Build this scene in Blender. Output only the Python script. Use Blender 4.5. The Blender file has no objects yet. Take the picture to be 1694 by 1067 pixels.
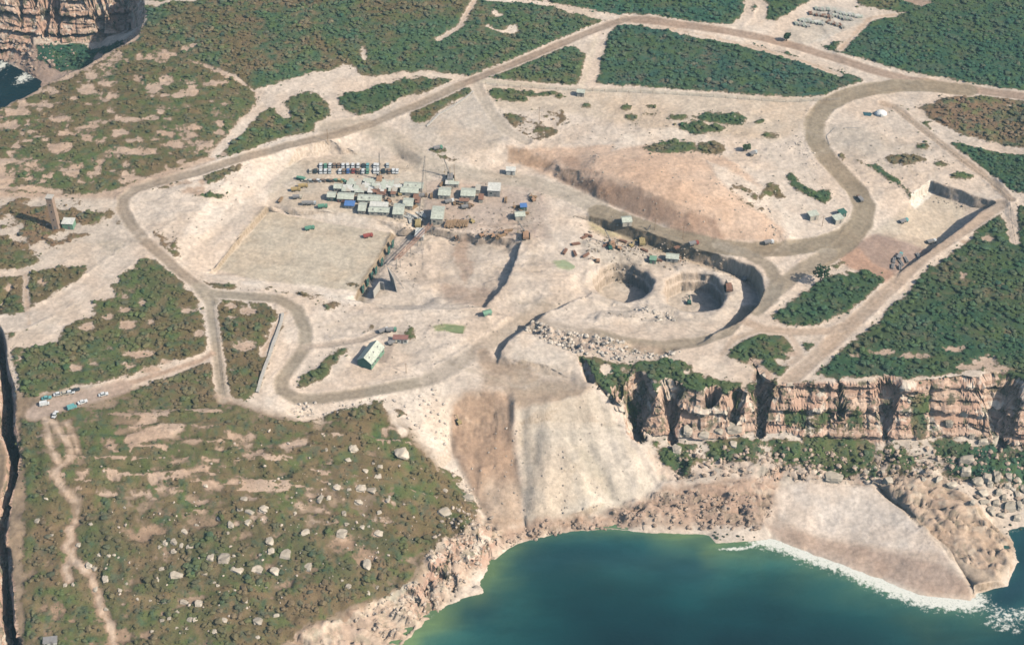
import bpy, bmesh, math, random
import numpy as np
from mathutils import Vector, Matrix
from mathutils.geometry import delaunay_2d_cdt
from mathutils.bvhtree import BVHTree
R = math.radians
random.seed(7); rng = np.random.default_rng(11)
SC = bpy.context.scene; COL = SC.collection

# ------------------------------------------------------------------ camera, sky, sun, exposure
PITCH = 41.0; HFOV = 36.0; CAMZ = 520.0
cd = bpy.data.cameras.new('camera'); cam = bpy.data.objects.new('camera', cd); COL.objects.link(cam)
cd.angle = R(HFOV); cd.clip_start = 5; cd.clip_end = 6000
cam.location = (0, 0, CAMZ); cam.rotation_euler = (R(90 - PITCH), 0, 0)
SC.camera = cam
SUN_AZ = 24.0; SUN_EL = 40.0      # degrees toward the viewer from straight right; height
sv = Vector((math.cos(R(SUN_AZ)) * math.cos(R(SUN_EL)), -math.sin(R(SUN_AZ)) * math.cos(R(SUN_EL)), math.sin(R(SUN_EL))))
ld = bpy.data.lights.new('sun', 'SUN'); ld.energy = 4.6; ld.angle = R(0.55); ld.color = (1.0, 0.94, 0.835)
sun = bpy.data.objects.new('sun', ld); COL.objects.link(sun)
sun.rotation_euler = sv.to_track_quat('Z', 'Y').to_euler(); sun.location = sv * 900
w = bpy.data.worlds.new('World'); SC.world = w; w.use_nodes = True
nt = w.node_tree; bg = nt.nodes['Background']
sk = nt.nodes.new('ShaderNodeTexSky'); sk.sky_type = 'NISHITA'; sk.sun_disc = False
sk.sun_elevation = R(SUN_EL); sk.sun_rotation = math.atan2(sv.x, sv.y)
sk.dust_density = 1.5; sk.ozone_density = 2.0
nt.links.new(sk.outputs[0], bg.inputs[0]); bg.inputs[1].default_value = 0.12
SC.view_settings.view_transform = 'Standard'; SC.view_settings.look = 'None'; SC.view_settings.gamma = 1
SC.view_settings.exposure = 0.2
try:
    SC.cycles.max_bounces = 5; SC.cycles.diffuse_bounces = 0; SC.cycles.transparent_max_bounces = 4
    SC.cycles.use_denoising = True; SC.cycles.volume_bounces = 0; SC.cycles.filter_width = 1.6
except Exception: pass

# ------------------------------------------------------------------ pixel <-> world (photo is 1694 x 1067)
W_, H_ = 1694.0, 1067.0
F_ = (W_ / 2) / math.tan(R(HFOV / 2)); cp, sp = math.cos(R(PITCH)), math.sin(R(PITCH))
def ray(u, v):
    a = (u - W_ / 2) / F_; b = -(v - H_ / 2) / F_
    return (a, cp + b * sp, -sp + b * cp)
def un(u, v, z):
    d = ray(u, v); t = (z - CAMZ) / d[2]
    return (d[0] * t, d[1] * t, float(z))
def proj(P):
    x, y, z = P[:, 0], P[:, 1], P[:, 2] - CAMZ
    dep = y * cp - z * sp; up = y * sp + z * cp
    dep = np.maximum(dep, 1e-3)
    return x / dep * F_ + W_ / 2, -up / dep * F_ + H_ / 2

# ------------------------------------------------------------------ value noise
def _h(ix, iy, iz, s):
    n = (ix.astype(np.int64) * 374761393 + iy.astype(np.int64) * 668265263 + iz.astype(np.int64) * 2147483647 + s * 974634777) & 0xFFFFFFFF
    n = ((n ^ (n >> 13)) * 1274126177) & 0xFFFFFFFF
    n = (n ^ (n >> 16)) & 0xFFFFFFFF
    return n / 4294967295.0 * 2 - 1
def noise(x, y, s=0, z=None):
    x = np.asarray(x, float); y = np.asarray(y, float)
    z = np.zeros_like(x) if z is None else z
    x0 = np.floor(x); y0 = np.floor(y); z0 = np.floor(z)
    fx, fy, fz = x - x0, y - y0, z - z0
    fx = fx * fx * (3 - 2 * fx); fy = fy * fy * (3 - 2 * fy); fz = fz * fz * (3 - 2 * fz)
    r = 0
    for i in (0, 1):
        for j in (0, 1):
            for k in (0, 1):
                wgt = (fx if i else 1 - fx) * (fy if j else 1 - fy) * (fz if k else 1 - fz)
                r = r + wgt * _h(x0 + i, y0 + j, z0 + k, s)
    return r
def fbm(x, y, s=0, o=4, z=None):
    r = 0; a = 1; t = 0
    for i in range(o):
        r = r + a * noise(x * 2 ** i, y * 2 ** i, s + i * 17, None if z is None else z * 2 ** i); t += a; a *= .55
    return r / t
def sstep(a, b, x):
    t = np.clip((x - a) / (b - a), 0, 1); return t * t * (3 - 2 * t)

# ------------------------------------------------------------------ terrain control: breaklines (hard) and spot heights
LN = []      # world polylines (list of xyz), hard
PT = []      # spot heights
def line(pts, close=False):
    P = [un(*p) for p in pts]; LN.append((P, close)); return P
def wline(P, close=False): LN.append(([tuple(p) for p in P], close))
def pt(*ps):
    for p in ps: PT.append(un(*p))
def offs(P, d, z=None, close=False):
    out = []; n = len(P)
    for i, p in enumerate(P):
        a = P[(i - 1) % n] if (close or i > 0) else p
        b = P[(i + 1) % n] if (close or i < n - 1) else p
        d1 = Vector((p[0] - a[0], p[1] - a[1])); d2 = Vector((b[0] - p[0], b[1] - p[1]))
        if d1.length: d1.normalize()
        if d2.length: d2.normalize()
        t = d1 + d2
        if t.length < 1e-6: t = d1
        t.normalize()
        nrm = Vector((-t.y, t.x)); k = 1.0
        if d1.length and d2.length: k = 1 / max(.55, abs(nrm.dot(Vector((-d1.y, d1.x)))))
        dd = d[i] if isinstance(d, (list, tuple)) else d
        zz = p[2] if z is None else (z[i] if isinstance(z, (list, tuple)) else z)
        out.append((p[0] + nrm.x * dd * k, p[1] + nrm.y * dd * k, zz))
    return out
def step(pts, dz, d):
    """rim line in the photo and, d metres to its left (in plan), a line dz lower"""
    P = line(pts)
    dzz = dz if isinstance(dz, (list, tuple)) else [dz] * len(P)
    Q = offs(P, d, [p[2] - q for p, q in zip(P, dzz)]); wline(Q); return P, Q

# --- coast
SHORE = [(600,1150,0),(640,1095,0),(665,1062,0),(700,1022,0),(722,1018,0),(757,985,0),(792,975,0),(806,935,0),(838,908,0),(875,890,0),(950,877,0),
 (1010,873,0),(1065,880,0),(1170,882,0),(1185,897,0),(1255,893,0),(1275,888,0),(1330,910,0),(1400,935,0),(1470,962,0),(1520,982,0),
 (1605,992,0),(1618,978,0),(1665,968,0),(1682,930,0),(1668,895,0),(1645,868,0),(1700,868,0),(2000,862,0)]
shoreP = line(SHORE)
wline(offs(shoreP[:-4], -7, -3.0))
pt((900,1000,-8),(1200,1050,-8),(1400,1062,-8),(1550,1068,-8),(760,1090,-8),(1760,1010,-6),(1000,960,-7),(1300,985,-7),(1740,920,-4),(1100,1150,-9),(700,1180,-8),(1500,1180,-9),(1720,890,-1.5))
# rocks between shore and slopes
line([(470,1110,7),(500,1066,8),(560,1030,8.5),(620,1003,9),(690,968,10),(712,930,13),(740,905,14),(790,880,13),(806,888,8),(830,875,6)])
line([(560,1100,3),(600,1062,3.5),(680,1010,4),(705,985,4)])
pt((740,960,4),(770,940,6),(780,910,9))
# beach head and rock shelf
line([(1080,850,4),(1150,850,4.5),(1200,862,3),(1262,868,2.5),(1285,830,4),(1290,800,5),(1340,795,6),(1400,793,6),(1440,800,6),(1470,822,5),(1520,865,4),(1560,905,3.2),(1600,960,1.6),(1612,985,.3)])
line([(1452,797,8),(1500,835,8),(1530,870,7.5),(1570,905,7),(1612,965,5.5),(1650,962,3),(1672,930,2.5),(1640,880,4),(1600,845,8),(1560,800,9.5),(1500,780,9),(1452,797,8)])
pt((1580,870,7.5),(1620,930,5.5),(1200,820,7),(1130,820,7),(1240,800,8))
# --- right cliff: crest, ledge, foot, talus
CREST = [(985,632,37.5),(1020,650,37),(1060,655,36.5),(1095,655,36.5),(1135,643,37.5),(1190,656,37),(1225,655,37.5),(1258,640,38.5),(1300,633,40),(1370,629,41),
 (1450,628,42),(1500,631,42),(1590,621,43),(1620,628,43),(1694,640,43),(2000,655,43)]
line(CREST)
line([(1010,672,28),(1050,700,21),(1095,722,15.5),(1135,720,17),(1190,722,16),(1230,716,17.5),(1262,715,17.5),(1300,714,18),(1370,728,16),(1450,730,15.5),(1500,725,17),(1590,716,18.5),(1640,730,17),(1694,740,16),(2000,750,15)])
pt((1120,780,11),(1200,770,11),(1300,765,11),(1400,770,9),(1500,755,12),(1600,770,11),(1694,780,9),(1800,790,9),(1650,820,6.5),(1694,830,4),(1760,835,3))
pt((1150,600,39.5),(1050,598,40),(1220,610,40.5),(1400,600,42),(1550,590,44),(1694,600,44.5))
# --- fill slope
line([(742,652,34),(790,648,34.5),(842,648,34.5),(852,668,33),(900,672,33),(960,655,35),(985,632,37.5)])
line([(985,632,37.5),(1022,680,29),(1055,735,20),(1085,790,11),(1062,828,6)])
line([(742,652,34),(742,700,28.5),(748,760,20),(790,830,10),(812,880,5),(838,905,.6)])
pt((850,760,17.5),(852,700,28.5),(868,850,6.5),(950,760,21.5),(950,850,6.5),(1020,770,17),(1000,835,6),(800,760,19.5),(1060,860,2.5),(900,700,27.8),(990,700,26.5))
pt((960,872,1),(1060,872,1.2),(870,882,1.5))
# --- left headland slope
pt((60,720,42),(150,720,41),(250,720,40),(350,700,40),(420,690,39.5),(520,700,37.5),(600,690,36.5),(660,690,35),(700,700,32),(720,745,26),
 (80,800,37),(200,790,36),(320,780,35),(450,770,33.5),(560,760,31.5),(640,770,28.5),(700,800,22),(760,850,14),
 (80,880,30),(200,880,28.5),(320,880,26.5),(450,870,25),(560,860,23),(650,860,20),
 (80,970,23),(200,970,21),(320,970,19),(450,960,17),(560,950,15.5),(650,930,14),(700,880,16),
 (60,1070,17),(200,1070,14.5),(320,1070,12.5),(420,1066,10.5),(500,1020,12),(600,985,12.5),(100,1160,12),(300,1160,8),(450,1150,5),(-80,1160,14))
# ravine on the far left
rimr = [(-10,520,43),(8,552,43.5),(14,600,43),(27,650,42.5),(25,700,41.5),(40,748,39.5),(30,785,37.5),(14,850,32.5),(13,890,29),(22,950,24),(28,1010,20),(34,1075,16.5),(40,1160,12)]
Pr = line(rimr); wd = [2.5,6.5,6.5,8,8.5,7,5,5,6,7.5,7.5,7.5,7]
wline(offs(Pr, [-.45 * a for a in wd], [p[2] - 4.5 * a for p, a in zip(Pr, wd)]))
wline(offs(Pr, [-.65 * a for a in wd], [p[2] - 4.5 * a for p, a in zip(Pr, wd)]))
wline(offs(Pr, [-1.0 * a - .3 for a in wd], [p[2] - .5 for p in Pr]))
pt((-60,600,42),(-60,760,37),(-60,900,29),(-60,1050,18))
# --- cove, top left
line([(-200,-28,38),(-60,-25,40),(0,-22,42),(60,-20,44),(130,-18,46),(200,-15,48),(238,-14,52)])
line([(-200,50,16),(-60,50,16),(0,48,17),(50,60,15),(90,72,12),(130,70,12),(175,68,12.5),(205,66,14)])
line([(-200,96,0),(-60,96,0),(0,98,0),(30,112,0),(60,128,0),(82,140,0)])
EDGE = [(-220,262,45),(-60,205,45.5),(0,182,46),(32,165,46),(76,143,47),(105,126,48),(140,112,49),(165,96,50),(205,76,51.5),(232,55,52),(241,30,52),(238,-14,52)]
Pe = line(EDGE)
wline(offs(Pe[:-2], 9, [2,2,2,2,2,3,4,5,6,8]))
pt((30,138,-3),(0,135,-5),(55,140,-2.5),(-60,150,-6),(10,120,-1.5),(120,112,4),(-100,150,-4),(-60,125,-4),(150,95,8),(215,70,14))
# --- plateau spots
pt((300,50,54),(450,20,56),(600,60,54),(400,120,51.5),(600,105,51),(800,50,55),(700,0,57),(330,-60,58),(600,-60,60),(900,-60,60),(1200,-60,60),(1500,-60,60),(1800,-60,60),
 (1000,5,56),(1200,30,55),(1150,100,51),(1050,120,50),(1300,120,50.5),(1400,100,51.5),(1600,90,53),(1690,50,55),(1500,20,56),(1800,100,54),(1350,30,54.5),
 (100,200,46.5),(250,160,49.5),(200,220,46.5),(300,220,47),(50,280,44),(150,290,43.5),(-100,300,44),(-100,420,43),(-100,500,44),
 (100,400,41.5),(20,470,42),(250,450,41.5),(150,500,43),(60,560,44),(120,600,44),(200,560,43),(300,560,41.5),(300,640,41),(60,650,43.5),(130,665,42.5),(200,655,42),
 (430,570,39.5),(400,640,39.5),(560,540,36.5),(560,610,37),(650,560,36.5),(700,600,36),(600,520,36.5))
# roads as spot heights
pt((1694,162,50),(1500,138,49.5),(1380,97,51),(1260,63,53),(1130,42,54),(1035,33,54),(960,60,53),(840,110,50.5),(785,132,49.5),(700,170,47.5),(620,203,46),
 (400,262,44),(270,300,42.5),(205,328,42),(205,355,41.5),(240,400,41),(290,445,40.5),(345,485,40),(460,495,38.5),(505,545,37.5),(480,605,37.5),(462,640,37.5),(530,662,37),(660,638,36.5),(760,600,36),(800,575,35.8))
pt((1400,160,48.5),(1348,205,47),(1345,240,46),(1395,292,44.5),(1428,340,43),(1420,370,42.2),(1360,402,41.5),(1300,412,41),(1100,384,39.8),(1000,350,39.2),(930,325,38.8),
 (1330,445,41.5),(1290,490,41.2),(1250,530,41),(1200,553,40.5),(1150,570,40),(1060,572,39.5),
 (1480,470,42.5),(1400,545,42),(1560,410,43.5),(1400,480,42),(1310,625,40.2))
pt((900,150,48.5),(1100,165,48),(1280,175,48),(850,190,46.5),(950,215,45.5),(1150,220,45.5),(1280,230,46),(1240,290,45.5),(1330,290,45.5),(1380,340,43.8),(1340,380,43),
 (760,200,46.5),(700,220,45.5),(720,250,43),(780,240,43.5),(1450,190,47.5),(1420,230,46.5),(1500,240,46.5),(1460,320,44.5),(1560,240,47),(1640,280,46),(1600,290,45.5),(1700,400,45),(1640,500,44.5),(1550,500,43.5))
# --- western cut slope (perimeter bank down to the car-park bench)
line([(700,262,42.5),(672,240,43.5),(640,226,44.3),(600,224,44.6),(545,232,44.4),(490,244,43.8),(440,257,43.2),(405,280,42.6),(375,305,42.2),(340,340,41.8),(300,385,41.2),(288,405,41)])
line([(690,285,38.8),(665,262,38.8),(600,258,38.6),(545,256,38.5),(500,262,38.5),(470,280,38.5),(440,305,38.5),(405,340,38.5),(370,375,38.5),(325,415,38.6),(305,432,39)])
pt((600,290,38.5),(520,290,38.5),(700,310,38.3),(560,330,38.3),(800,310,38.5),(870,330,38.5),(480,330,38.3),(880,300,39))
# sedimentation basin: top bank, left wall, floor
line([(447,341,38),(480,344,37.9),(560,352,37.8),(640,366,37.6),(668,372,37.5)])
line([(447,346,34.6),(480,356,34.5),(560,370,34.3),(640,383,34.2),(648,386,34.2)])
step([(440,342,38),(400,388,38),(350,446,38)], 3.0, .9)
line([(330,452,38),(400,468,37.8),(470,482,37.5),(560,494,37),(596,498,36.6)])
wline([(un(352,447,35)), un(420,462,35), un(500,476,34.8), un(560,484,34.6), un(582,488,34.4)])
# trench east of the basin floor (basin floor higher, equipment trench lower)
step([(648,388,34.2),(625,430,34.2),(605,462,34.2),(586,490,34.2)], 3.0, .8)
line([(592,503,31.2),(650,505,31.0),(700,505,31.0)])
line([(596,512,36.4),(650,514,36.2),(720,512,36),(800,512,36.4)])
line([(655,392,31.5),(700,392,31.8),(735,398,31.8),(790,408,31.6),(838,412,31.4)])
line([(672,376,37.3),(720,380,37),(760,386,36.6),(800,394,36.4),(845,398,36.2),(862,403,36.5)])
step([(862,404,37.2),(850,440,37.2),(838,470,37.2),(805,505,36.6)], [3.2,4,4.2,2.5], -.8)
pt((700,450,31),(760,450,31),(790,470,31),(650,450,31),(680,490,31),(740,490,31.6))
# --- haul road cutting, mesa with the dark lee edge
step([(965,490,38.8),(930,506,38.8),(900,520,38.8),(870,542,38.6),(842,562,38.4),(829,582,37.6)], [1.5,4.5,5.6,6.0,6.0,3], -.8)
line([(829,582,37.6),(838,592,38),(900,602,38.3),(955,606,38.5)])
line([(812,590,35),(822,604,34.6),(850,613,34.5),(900,620,34.6),(945,628,35)])
pt((880,640,34.4),(800,610,35),(930,640,35),(780,560,35.4),(850,535,35),(900,500,36),(760,630,35))
pt((940,560,38.9),(1000,560,39.2),(1000,590,38.6),(920,580,38.4))
pt((900,430,37.5),(880,380,38),(950,400,37.5),(920,350,38.4),(870,460,37),(900,470,37),(940,460,37.2),(800,530,35.8))
# --- tank pit
PITR = [(975,356,39),(1000,362,39.2),(1060,380,39.4),(1110,398,39.6),(1160,414,40),(1210,426,40.5),(1245,440,41),(1262,458,41),(1266,480,41),(1252,508,41),(1225,532,40.8),(1180,553,40.3)]
Pp = line(PITR)
wline(offs(Pp, [-1,-1.6,-1.8,-1.8,-1.8,-1.6,-1.2,-1.2,-1.2,-1.2,-1.2,-.8], [36,34.5,33.4,33,32.4,32,31.5,31,31,31.4,33,37]))
pt((1000,400,34.8),(1050,410,34),(1100,430,33.6),(1180,440,33.4),(1225,462,32.5),(1235,490,32.5),(1205,525,33.5),(1150,535,36),(1100,530,36),(1000,515,36.5),(960,470,36.5),(980,430,35.5),(1090,475,34),(1060,540,37.5))
TANKS = [(1031,467,14.3,33.8,10.5),(1149,483,15.0,33.8,10.5)]
for (u, v, r, z, dp) in TANKS:
    c = un(u, v, z)
    wob_ = [1 + .035 * math.sin(a * 1.9 + u) + .03 * math.sin(a * .7 + 2 * u) + random.uniform(-.012, .012) for a in range(36)]
    for rr, zz in ((r + 1.4, z + .5), (r, z - .4), (r - .5, z - dp * .40), (r - 1.3, z - dp * .43), (r - 1.9, z - dp)):
        wline([(c[0] + rr * wob_[a] * math.cos(a * math.pi / 18), c[1] + rr * wob_[a] * math.sin(a * math.pi / 18), zz + (random.uniform(-.35, .35) if rr > r else 0)) for a in range(36)], True)
    PT.append((c[0], c[1], z - dp))
# --- red mound / cut bank
line([(925,277,44),(960,280,46.8),(1000,288,48.8),(1050,306,49.6),(1090,324,49.4),(1130,340,48.6),(1180,350,47.8),(1225,352,47),(1262,362,45.6),(1285,378,44),(1302,393,43)])
line([(915,292,39.3),(940,305,39.3),(985,328,39.6),(1040,352,39.8),(1100,376,40),(1150,392,40.2),(1200,402,40.4),(1250,408,40.8),(1300,408,41.2),(1335,398,41.8)])
pt((985,268,49.5),(1040,272,52),(1080,285,53.5),(1130,298,53.5),(1180,312,51.5),(1215,330,48.5),(990,252,46.5),(1050,250,46.5),(1120,254,46.5),(1190,268,46.8),(1240,292,46.4),(1270,330,45.5))
line([(770,268,41.5),(835,240,43.5),(880,248,43.5),(920,262,43.2),(912,276,42)])
line([(800,288,39),(835,270,39.3),(870,274,39.3),(900,282,39.2)])
# --- eastern pit
E1 = line([(1508,322,44.2),(1540,298,45),(1570,308,45),(1610,322,45),(1648,334,45)])
wline(offs(E1, [-1.0,-.9,-1.8,-1.8,-1.0], [40.2,38.4,38.6,38.8,40.5]))
step([(1648,336,45),(1620,352,45),(1590,378,44.5),(1560,400,43.8),(1520,428,43),(1488,452,42.4)], [6,9,9,7.5,4,1], -1.0)
pt((1520,345,39.2),(1500,358,40.6),(1530,360,38.8),(1570,370,37),(1600,352,37),(1520,390,39),(1470,400,41.8),(1440,430,41.8))
# hull of the world
for x in (-900, -600, -300, 0, 300, 600, 900):
    PT.append((x, 1500, 58)); PT.append((x, 150, -12 if x > -120 else 2)); PT.append((x, 1150, 58))
for y in (300, 450): PT.append((-900, y, 20)); PT.append((-500, y, 20)); PT.append((900, y, -8))
for y in (560, 700, 900): PT.append((-900, y, 45)); PT.append((900, y, 50))

# ------------------------------------------------------------------ triangulate, refine, smooth
vz = []; vx = []; edges = []; segs = []
for P, close in LN:
    b = len(vx)
    for p in P: vx.append(Vector((p[0], p[1]))); vz.append(p[2])
    n = len(P)
    for i in range(n if close else n - 1):
        edges.append((b + i, b + (i + 1) % n)); segs.append((P[i], P[(i + 1) % n]))
for p in PT: vx.append(Vector((p[0], p[1]))); vz.append(p[2])
ov, oe, of, iv, ie, iff = delaunay_2d_cdt(vx, edges, [], 0, 1e-4)
V = np.zeros((len(ov), 3)); crossings = 0
SA = np.array([s[0] for s in segs]); SB = np.array([s[1] for s in segs])
for i, p in enumerate(ov):
    V[i, :2] = p
    if iv[i]: V[i, 2] = np.mean([vz[k] for k in iv[i]])
    else:
        crossings += 1
        d = SB[:, :2] - SA[:, :2]; t = np.clip(((V[i, :2] - SA[:, :2]) * d).sum(1) / (d * d).sum(1), 0, 1)
        q = SA[:, :2] + d * t[:, None]; dd = ((q - V[i, :2]) ** 2).sum(1); k = np.argsort(dd)[:2]
        V[i, 2] = np.mean(SA[k, 2] + (SB[k, 2] - SA[k, 2]) * t[k])
        print('crossing at px', [round(float(a[0])) for a in proj(V[i:i + 1])])
print('tin', len(V), 'crossings', crossings)
T = np.array([list(f) for f in of if len(f) == 3])
hard = set()
for k, e in enumerate(oe):
    if ie[k]: hard.add((min(e), max(e)))
hard = np.array(sorted(a * 10_000_000 + b for a, b in hard))
pin = np.ones(len(V), bool)
def ekeys(T):
    E = np.concatenate([T[:, [0, 1]], T[:, [1, 2]], T[:, [2, 0]]]); E.sort(1)
    return E[:, 0].astype(np.int64) * 10_000_000 + E[:, 1]
def smooth(V, T, free, it):
    E = np.concatenate([T[:, [0, 1]], T[:, [1, 2]], T[:, [2, 0]], T[:, [1, 0]], T[:, [2, 1]], T[:, [0, 2]]])
    cnt = np.bincount(E[:, 0], minlength=len(V)).astype(float); cnt[cnt == 0] = 1
    for _ in range(it):
        m = np.bincount(E[:, 0], weights=V[E[:, 1], 2], minlength=len(V)) / cnt
        V[free, 2] = m[free]
for rnd in range(14):
    K = ekeys(T); uk, inv = np.unique(K, return_inverse=True)
    a = uk // 10_000_000; b = uk % 10_000_000
    L = np.linalg.norm(V[a] - V[b], axis=1); mid = (V[a] + V[b]) / 2
    pu, pv = proj(mid)
    out = np.maximum(np.maximum(-pu, pu - W_), np.maximum(-pv, pv - H_))
    lim = np.where(out < 25, 1.25, np.clip(1.25 + (out - 25) * .02, 1.25, 60))
    lim = np.where(mid[:, 2] < -1.5, np.maximum(lim, 6), lim)
    sp_ = L > lim * 1.35
    if sp_.sum() < 20: break
    nid = np.full(len(uk), -1, np.int64); nid[sp_] = len(V) + np.arange(sp_.sum())
    ish = np.isin(uk, hard)
    V = np.concatenate([V, mid[sp_]]); pin = np.concatenate([pin, ish[sp_]])
    h2 = []
    hs = sp_ & ish
    n_ = nid[hs]; h2 = np.concatenate([a[hs] * 10_000_000 + n_, b[hs] * 10_000_000 + n_])
    hard = np.concatenate([hard, h2])
    nT = len(T); m0, m1, m2 = nid[inv[:nT]], nid[inv[nT:2 * nT]], nid[inv[2 * nT:]]
    code = (m0 >= 0) * 1 + (m1 >= 0) * 2 + (m2 >= 0) * 4
    out_ = [T[code == 0]]
    A, B, C = T[:, 0], T[:, 1], T[:, 2]
    def add(sel, *tris):
        for t in tris: out_.append(np.stack([x[sel] for x in t], 1))
    add(code == 1, (A, m0, C), (m0, B, C)); add(code == 2, (A, B, m1), (A, m1, C)); add(code == 4, (A, B, m2), (m2, B, C))
    add(code == 3, (m0, B, m1), (A, m0, m1), (A, m1, C)); add(code == 6, (m1, C, m2), (A, B, m1), (A, m1, m2)); add(code == 5, (A, m0, m2), (m0, B, C), (m0, C, m2))
    add(code == 7, (A, m0, m2), (m0, B, m1), (m2, m1, C), (m0, m1, m2))
    T = np.concatenate(out_)
    smooth(V, T, ~pin, 3 if rnd < 7 else 1)
free = ~pin
isolated = np.zeros(len(V), bool)
# let spot heights (not on lines) relax too
lineverts = np.zeros(len(V), bool); lineverts[(hard // 10_000_000)] = True; lineverts[(hard % 10_000_000)] = True
smooth(V, T, ~lineverts, 14)
print('mesh', len(V), len(T))
# gullies and clefts worn into the cliffs
def carve(pts, hw, k):
    P = np.array([un(*q) for q in pts]); lo = P[:, :2].min(0) - 25; hi = P[:, :2].max(0) + 25
    idx = np.where((V[:, 0] > lo[0]) & (V[:, 0] < hi[0]) & (V[:, 1] > lo[1]) & (V[:, 1] < hi[1]))[0]
    x = V[idx, 0]; y = V[idx, 1]; best = np.full(len(idx), 1e9)
    for i in range(len(P) - 1):
        a = P[i]; e = P[i + 1] - a; t = ((x - a[0]) * e[0] + (y - a[1]) * e[1]) / (e[0] ** 2 + e[1] ** 2)
        tt = np.clip(t, 0, 1); d = np.hypot(x - a[0] - tt * e[0], y - a[1] - tt * e[1])
        over = np.maximum(0, -t if i == 0 else 0) + (np.maximum(0, t - 1) if i == len(P) - 2 else 0)
        best = np.minimum(best, a[2] + tt * e[2] + k * np.maximum(0, d - hw))
    V[idx, 2] = np.minimum(V[idx, 2], best)
for pts, hw, k in [([(1072,628,37),(1056,665,25),(1048,705,16),(1056,745,10)], 1.0, 3.0), ([(1112,650,35),(1106,690,20),(1112,740,11)], .7, 3.5), ([(1030,640,35),(1022,670,26)], .6, 3),
    ([(1238,590,39),(1252,630,34),(1256,680,22),(1256,730,12)], .5, 4), ([(1462,650,37),(1460,700,20),(1466,770,8.5)], .9, 3.2), ([(1600,640,40),(1628,672,31),(1642,705,20),(1650,745,12)], 1.5, 2.6),
    ([(1170,655,34),(1168,700,18)], .5, 4), ([(1385,640,37),(1388,700,21)], .3, 5), ([(1540,650,38),(1545,700,24)], .4, 4), ([(1320,650,37),(1325,715,17)], .3, 5), ([(1200,670,33),(1208,720,14)], .4, 4),
    ([(222,-20,48),(214,30,26),(208,68,12)], 1.8, 3.0), ([(175,-20,44),(176,30,26),(172,66,12)], 1.2, 4), ([(78,-20,42),(80,25,26),(78,66,12)], 1.2, 4), ([(96,-20,42),(97,30,24),(98,70,12)], .8, 4.5), ([(36,-20,41),(38,50,17)], .7, 5), ([(62,-10,41),(64,30,24)], .6, 5), ([(120,-12,44),(122,20,32)], .8, 4),
    ([(742,905,12),(752,985,-1)], .4, 2.5), ([(700,958,10),(716,1020,-2)], 1.2, 2.2), ([(800,880,10),(812,930,-1)], .8, 2.0), ([(770,900,11),(782,975,-1)], .3, 2.5),
    ([(958,585,38.5),(966,612,35),(975,640,33)], .4, 3)]:
    carve(pts, hw, k)
# slope before roughening
def normals(V, T):
    n = np.cross(V[T[:, 1]] - V[T[:, 0]], V[T[:, 2]] - V[T[:, 0]])
    N = np.stack([np.bincount(T.ravel(), weights=np.repeat(n[:, k], 3), minlength=len(V)) for k in range(3)], 1)
    return N / np.maximum(np.linalg.norm(N, axis=1, keepdims=True), 1e-9)
N0 = normals(V, T)
if N0[:, 2].mean() < 0: T = T[:, [0, 2, 1]]; N0 = -N0
bvh0 = BVHTree.FromPolygons([tuple(p) for p in V], T.tolist())
camv = Vector((0, 0, CAMZ))
def hit(u, v, b=None):
    d = Vector(ray(u, v)).normalized()
    h, n, i, t = (b or bvh0).ray_cast(camv, d)
    return h if h is not None else Vector(un(u, v, 0))

# ------------------------------------------------------------------ ground cover, painted in plan from surveyed outlines
X, Y, Z = V[:, 0], V[:, 1], V[:, 2]
def s2l(c): return tuple(((x / 255) / 12.92 if x / 255 <= .04045 else ((x / 255 + .055) / 1.055) ** 2.4) for x in c)
def plan(pts): return np.array([[h.x, h.y] for h in (hit(*p) for p in pts)])
def sdist(P, close=True, pad=12):
    """signed distance (positive inside) to a plan polygon or minus distance to a polyline; index of nearby vertices"""
    lo = P.min(0) - pad; hi = P.max(0) + pad
    idx = np.where((X > lo[0]) & (X < hi[0]) & (Y > lo[1]) & (Y < hi[1]))[0]
    x = X[idx]; y = Y[idx]; d2 = np.full(len(idx), 1e9); ins = np.zeros(len(idx), bool); n = len(P)
    for i in range(n if close else n - 1):
        a = P[i]; b = P[(i + 1) % n]; e = b - a; l = max((e * e).sum(), 1e-9)
        t = np.clip(((x - a[0]) * e[0] + (y - a[1]) * e[1]) / l, 0, 1)
        d2 = np.minimum(d2, (x - a[0] - t * e[0]) ** 2 + (y - a[1] - t * e[1]) ** 2)
        if close:
            c = (a[1] > y) != (b[1] > y)
            if a[1] != b[1]: ins ^= c & (x < (b[0] - a[0]) * (y - a[1]) / (b[1] - a[1]) + a[0])
    d = np.sqrt(d2)
    return idx, np.where(ins, d, -d) if close else -d
n_big = fbm(X / 14, Y / 9, 3, 4); n_mid = fbm(X / 5, Y / 4, 9, 3); n_sm = fbm(X / 2.2, Y / 2.2, 5, 2); n_huge = fbm(X / 60, Y / 60, 21, 3)
n_str = fbm(X / 26, Y / 3.4, 31, 3)
soil = np.tile(np.array([.60, .50, .40]), (len(V), 1)); veg = np.full(len(V), -9.0); vcol = np.tile(np.array([.075, .095, .04]), (len(V), 1))
smoothm = np.zeros(len(V))   # graded surfaces
rough = np.zeros(len(V)); bermz = np.zeros(len(V))
def paint(c, pts, edge=1.0, wob=1.0, k=1.0, close=True):
    P = plan(pts); idx, d = sdist(P, close); d = d + wob * n_mid[idx] * 1.6 + wob * n_sm[idx] * .7
    m = sstep(-edge, edge, d)[:, None] * k
    soil[idx] = soil[idx] * (1 - m) + np.array(c) * m; return idx, d
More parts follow.
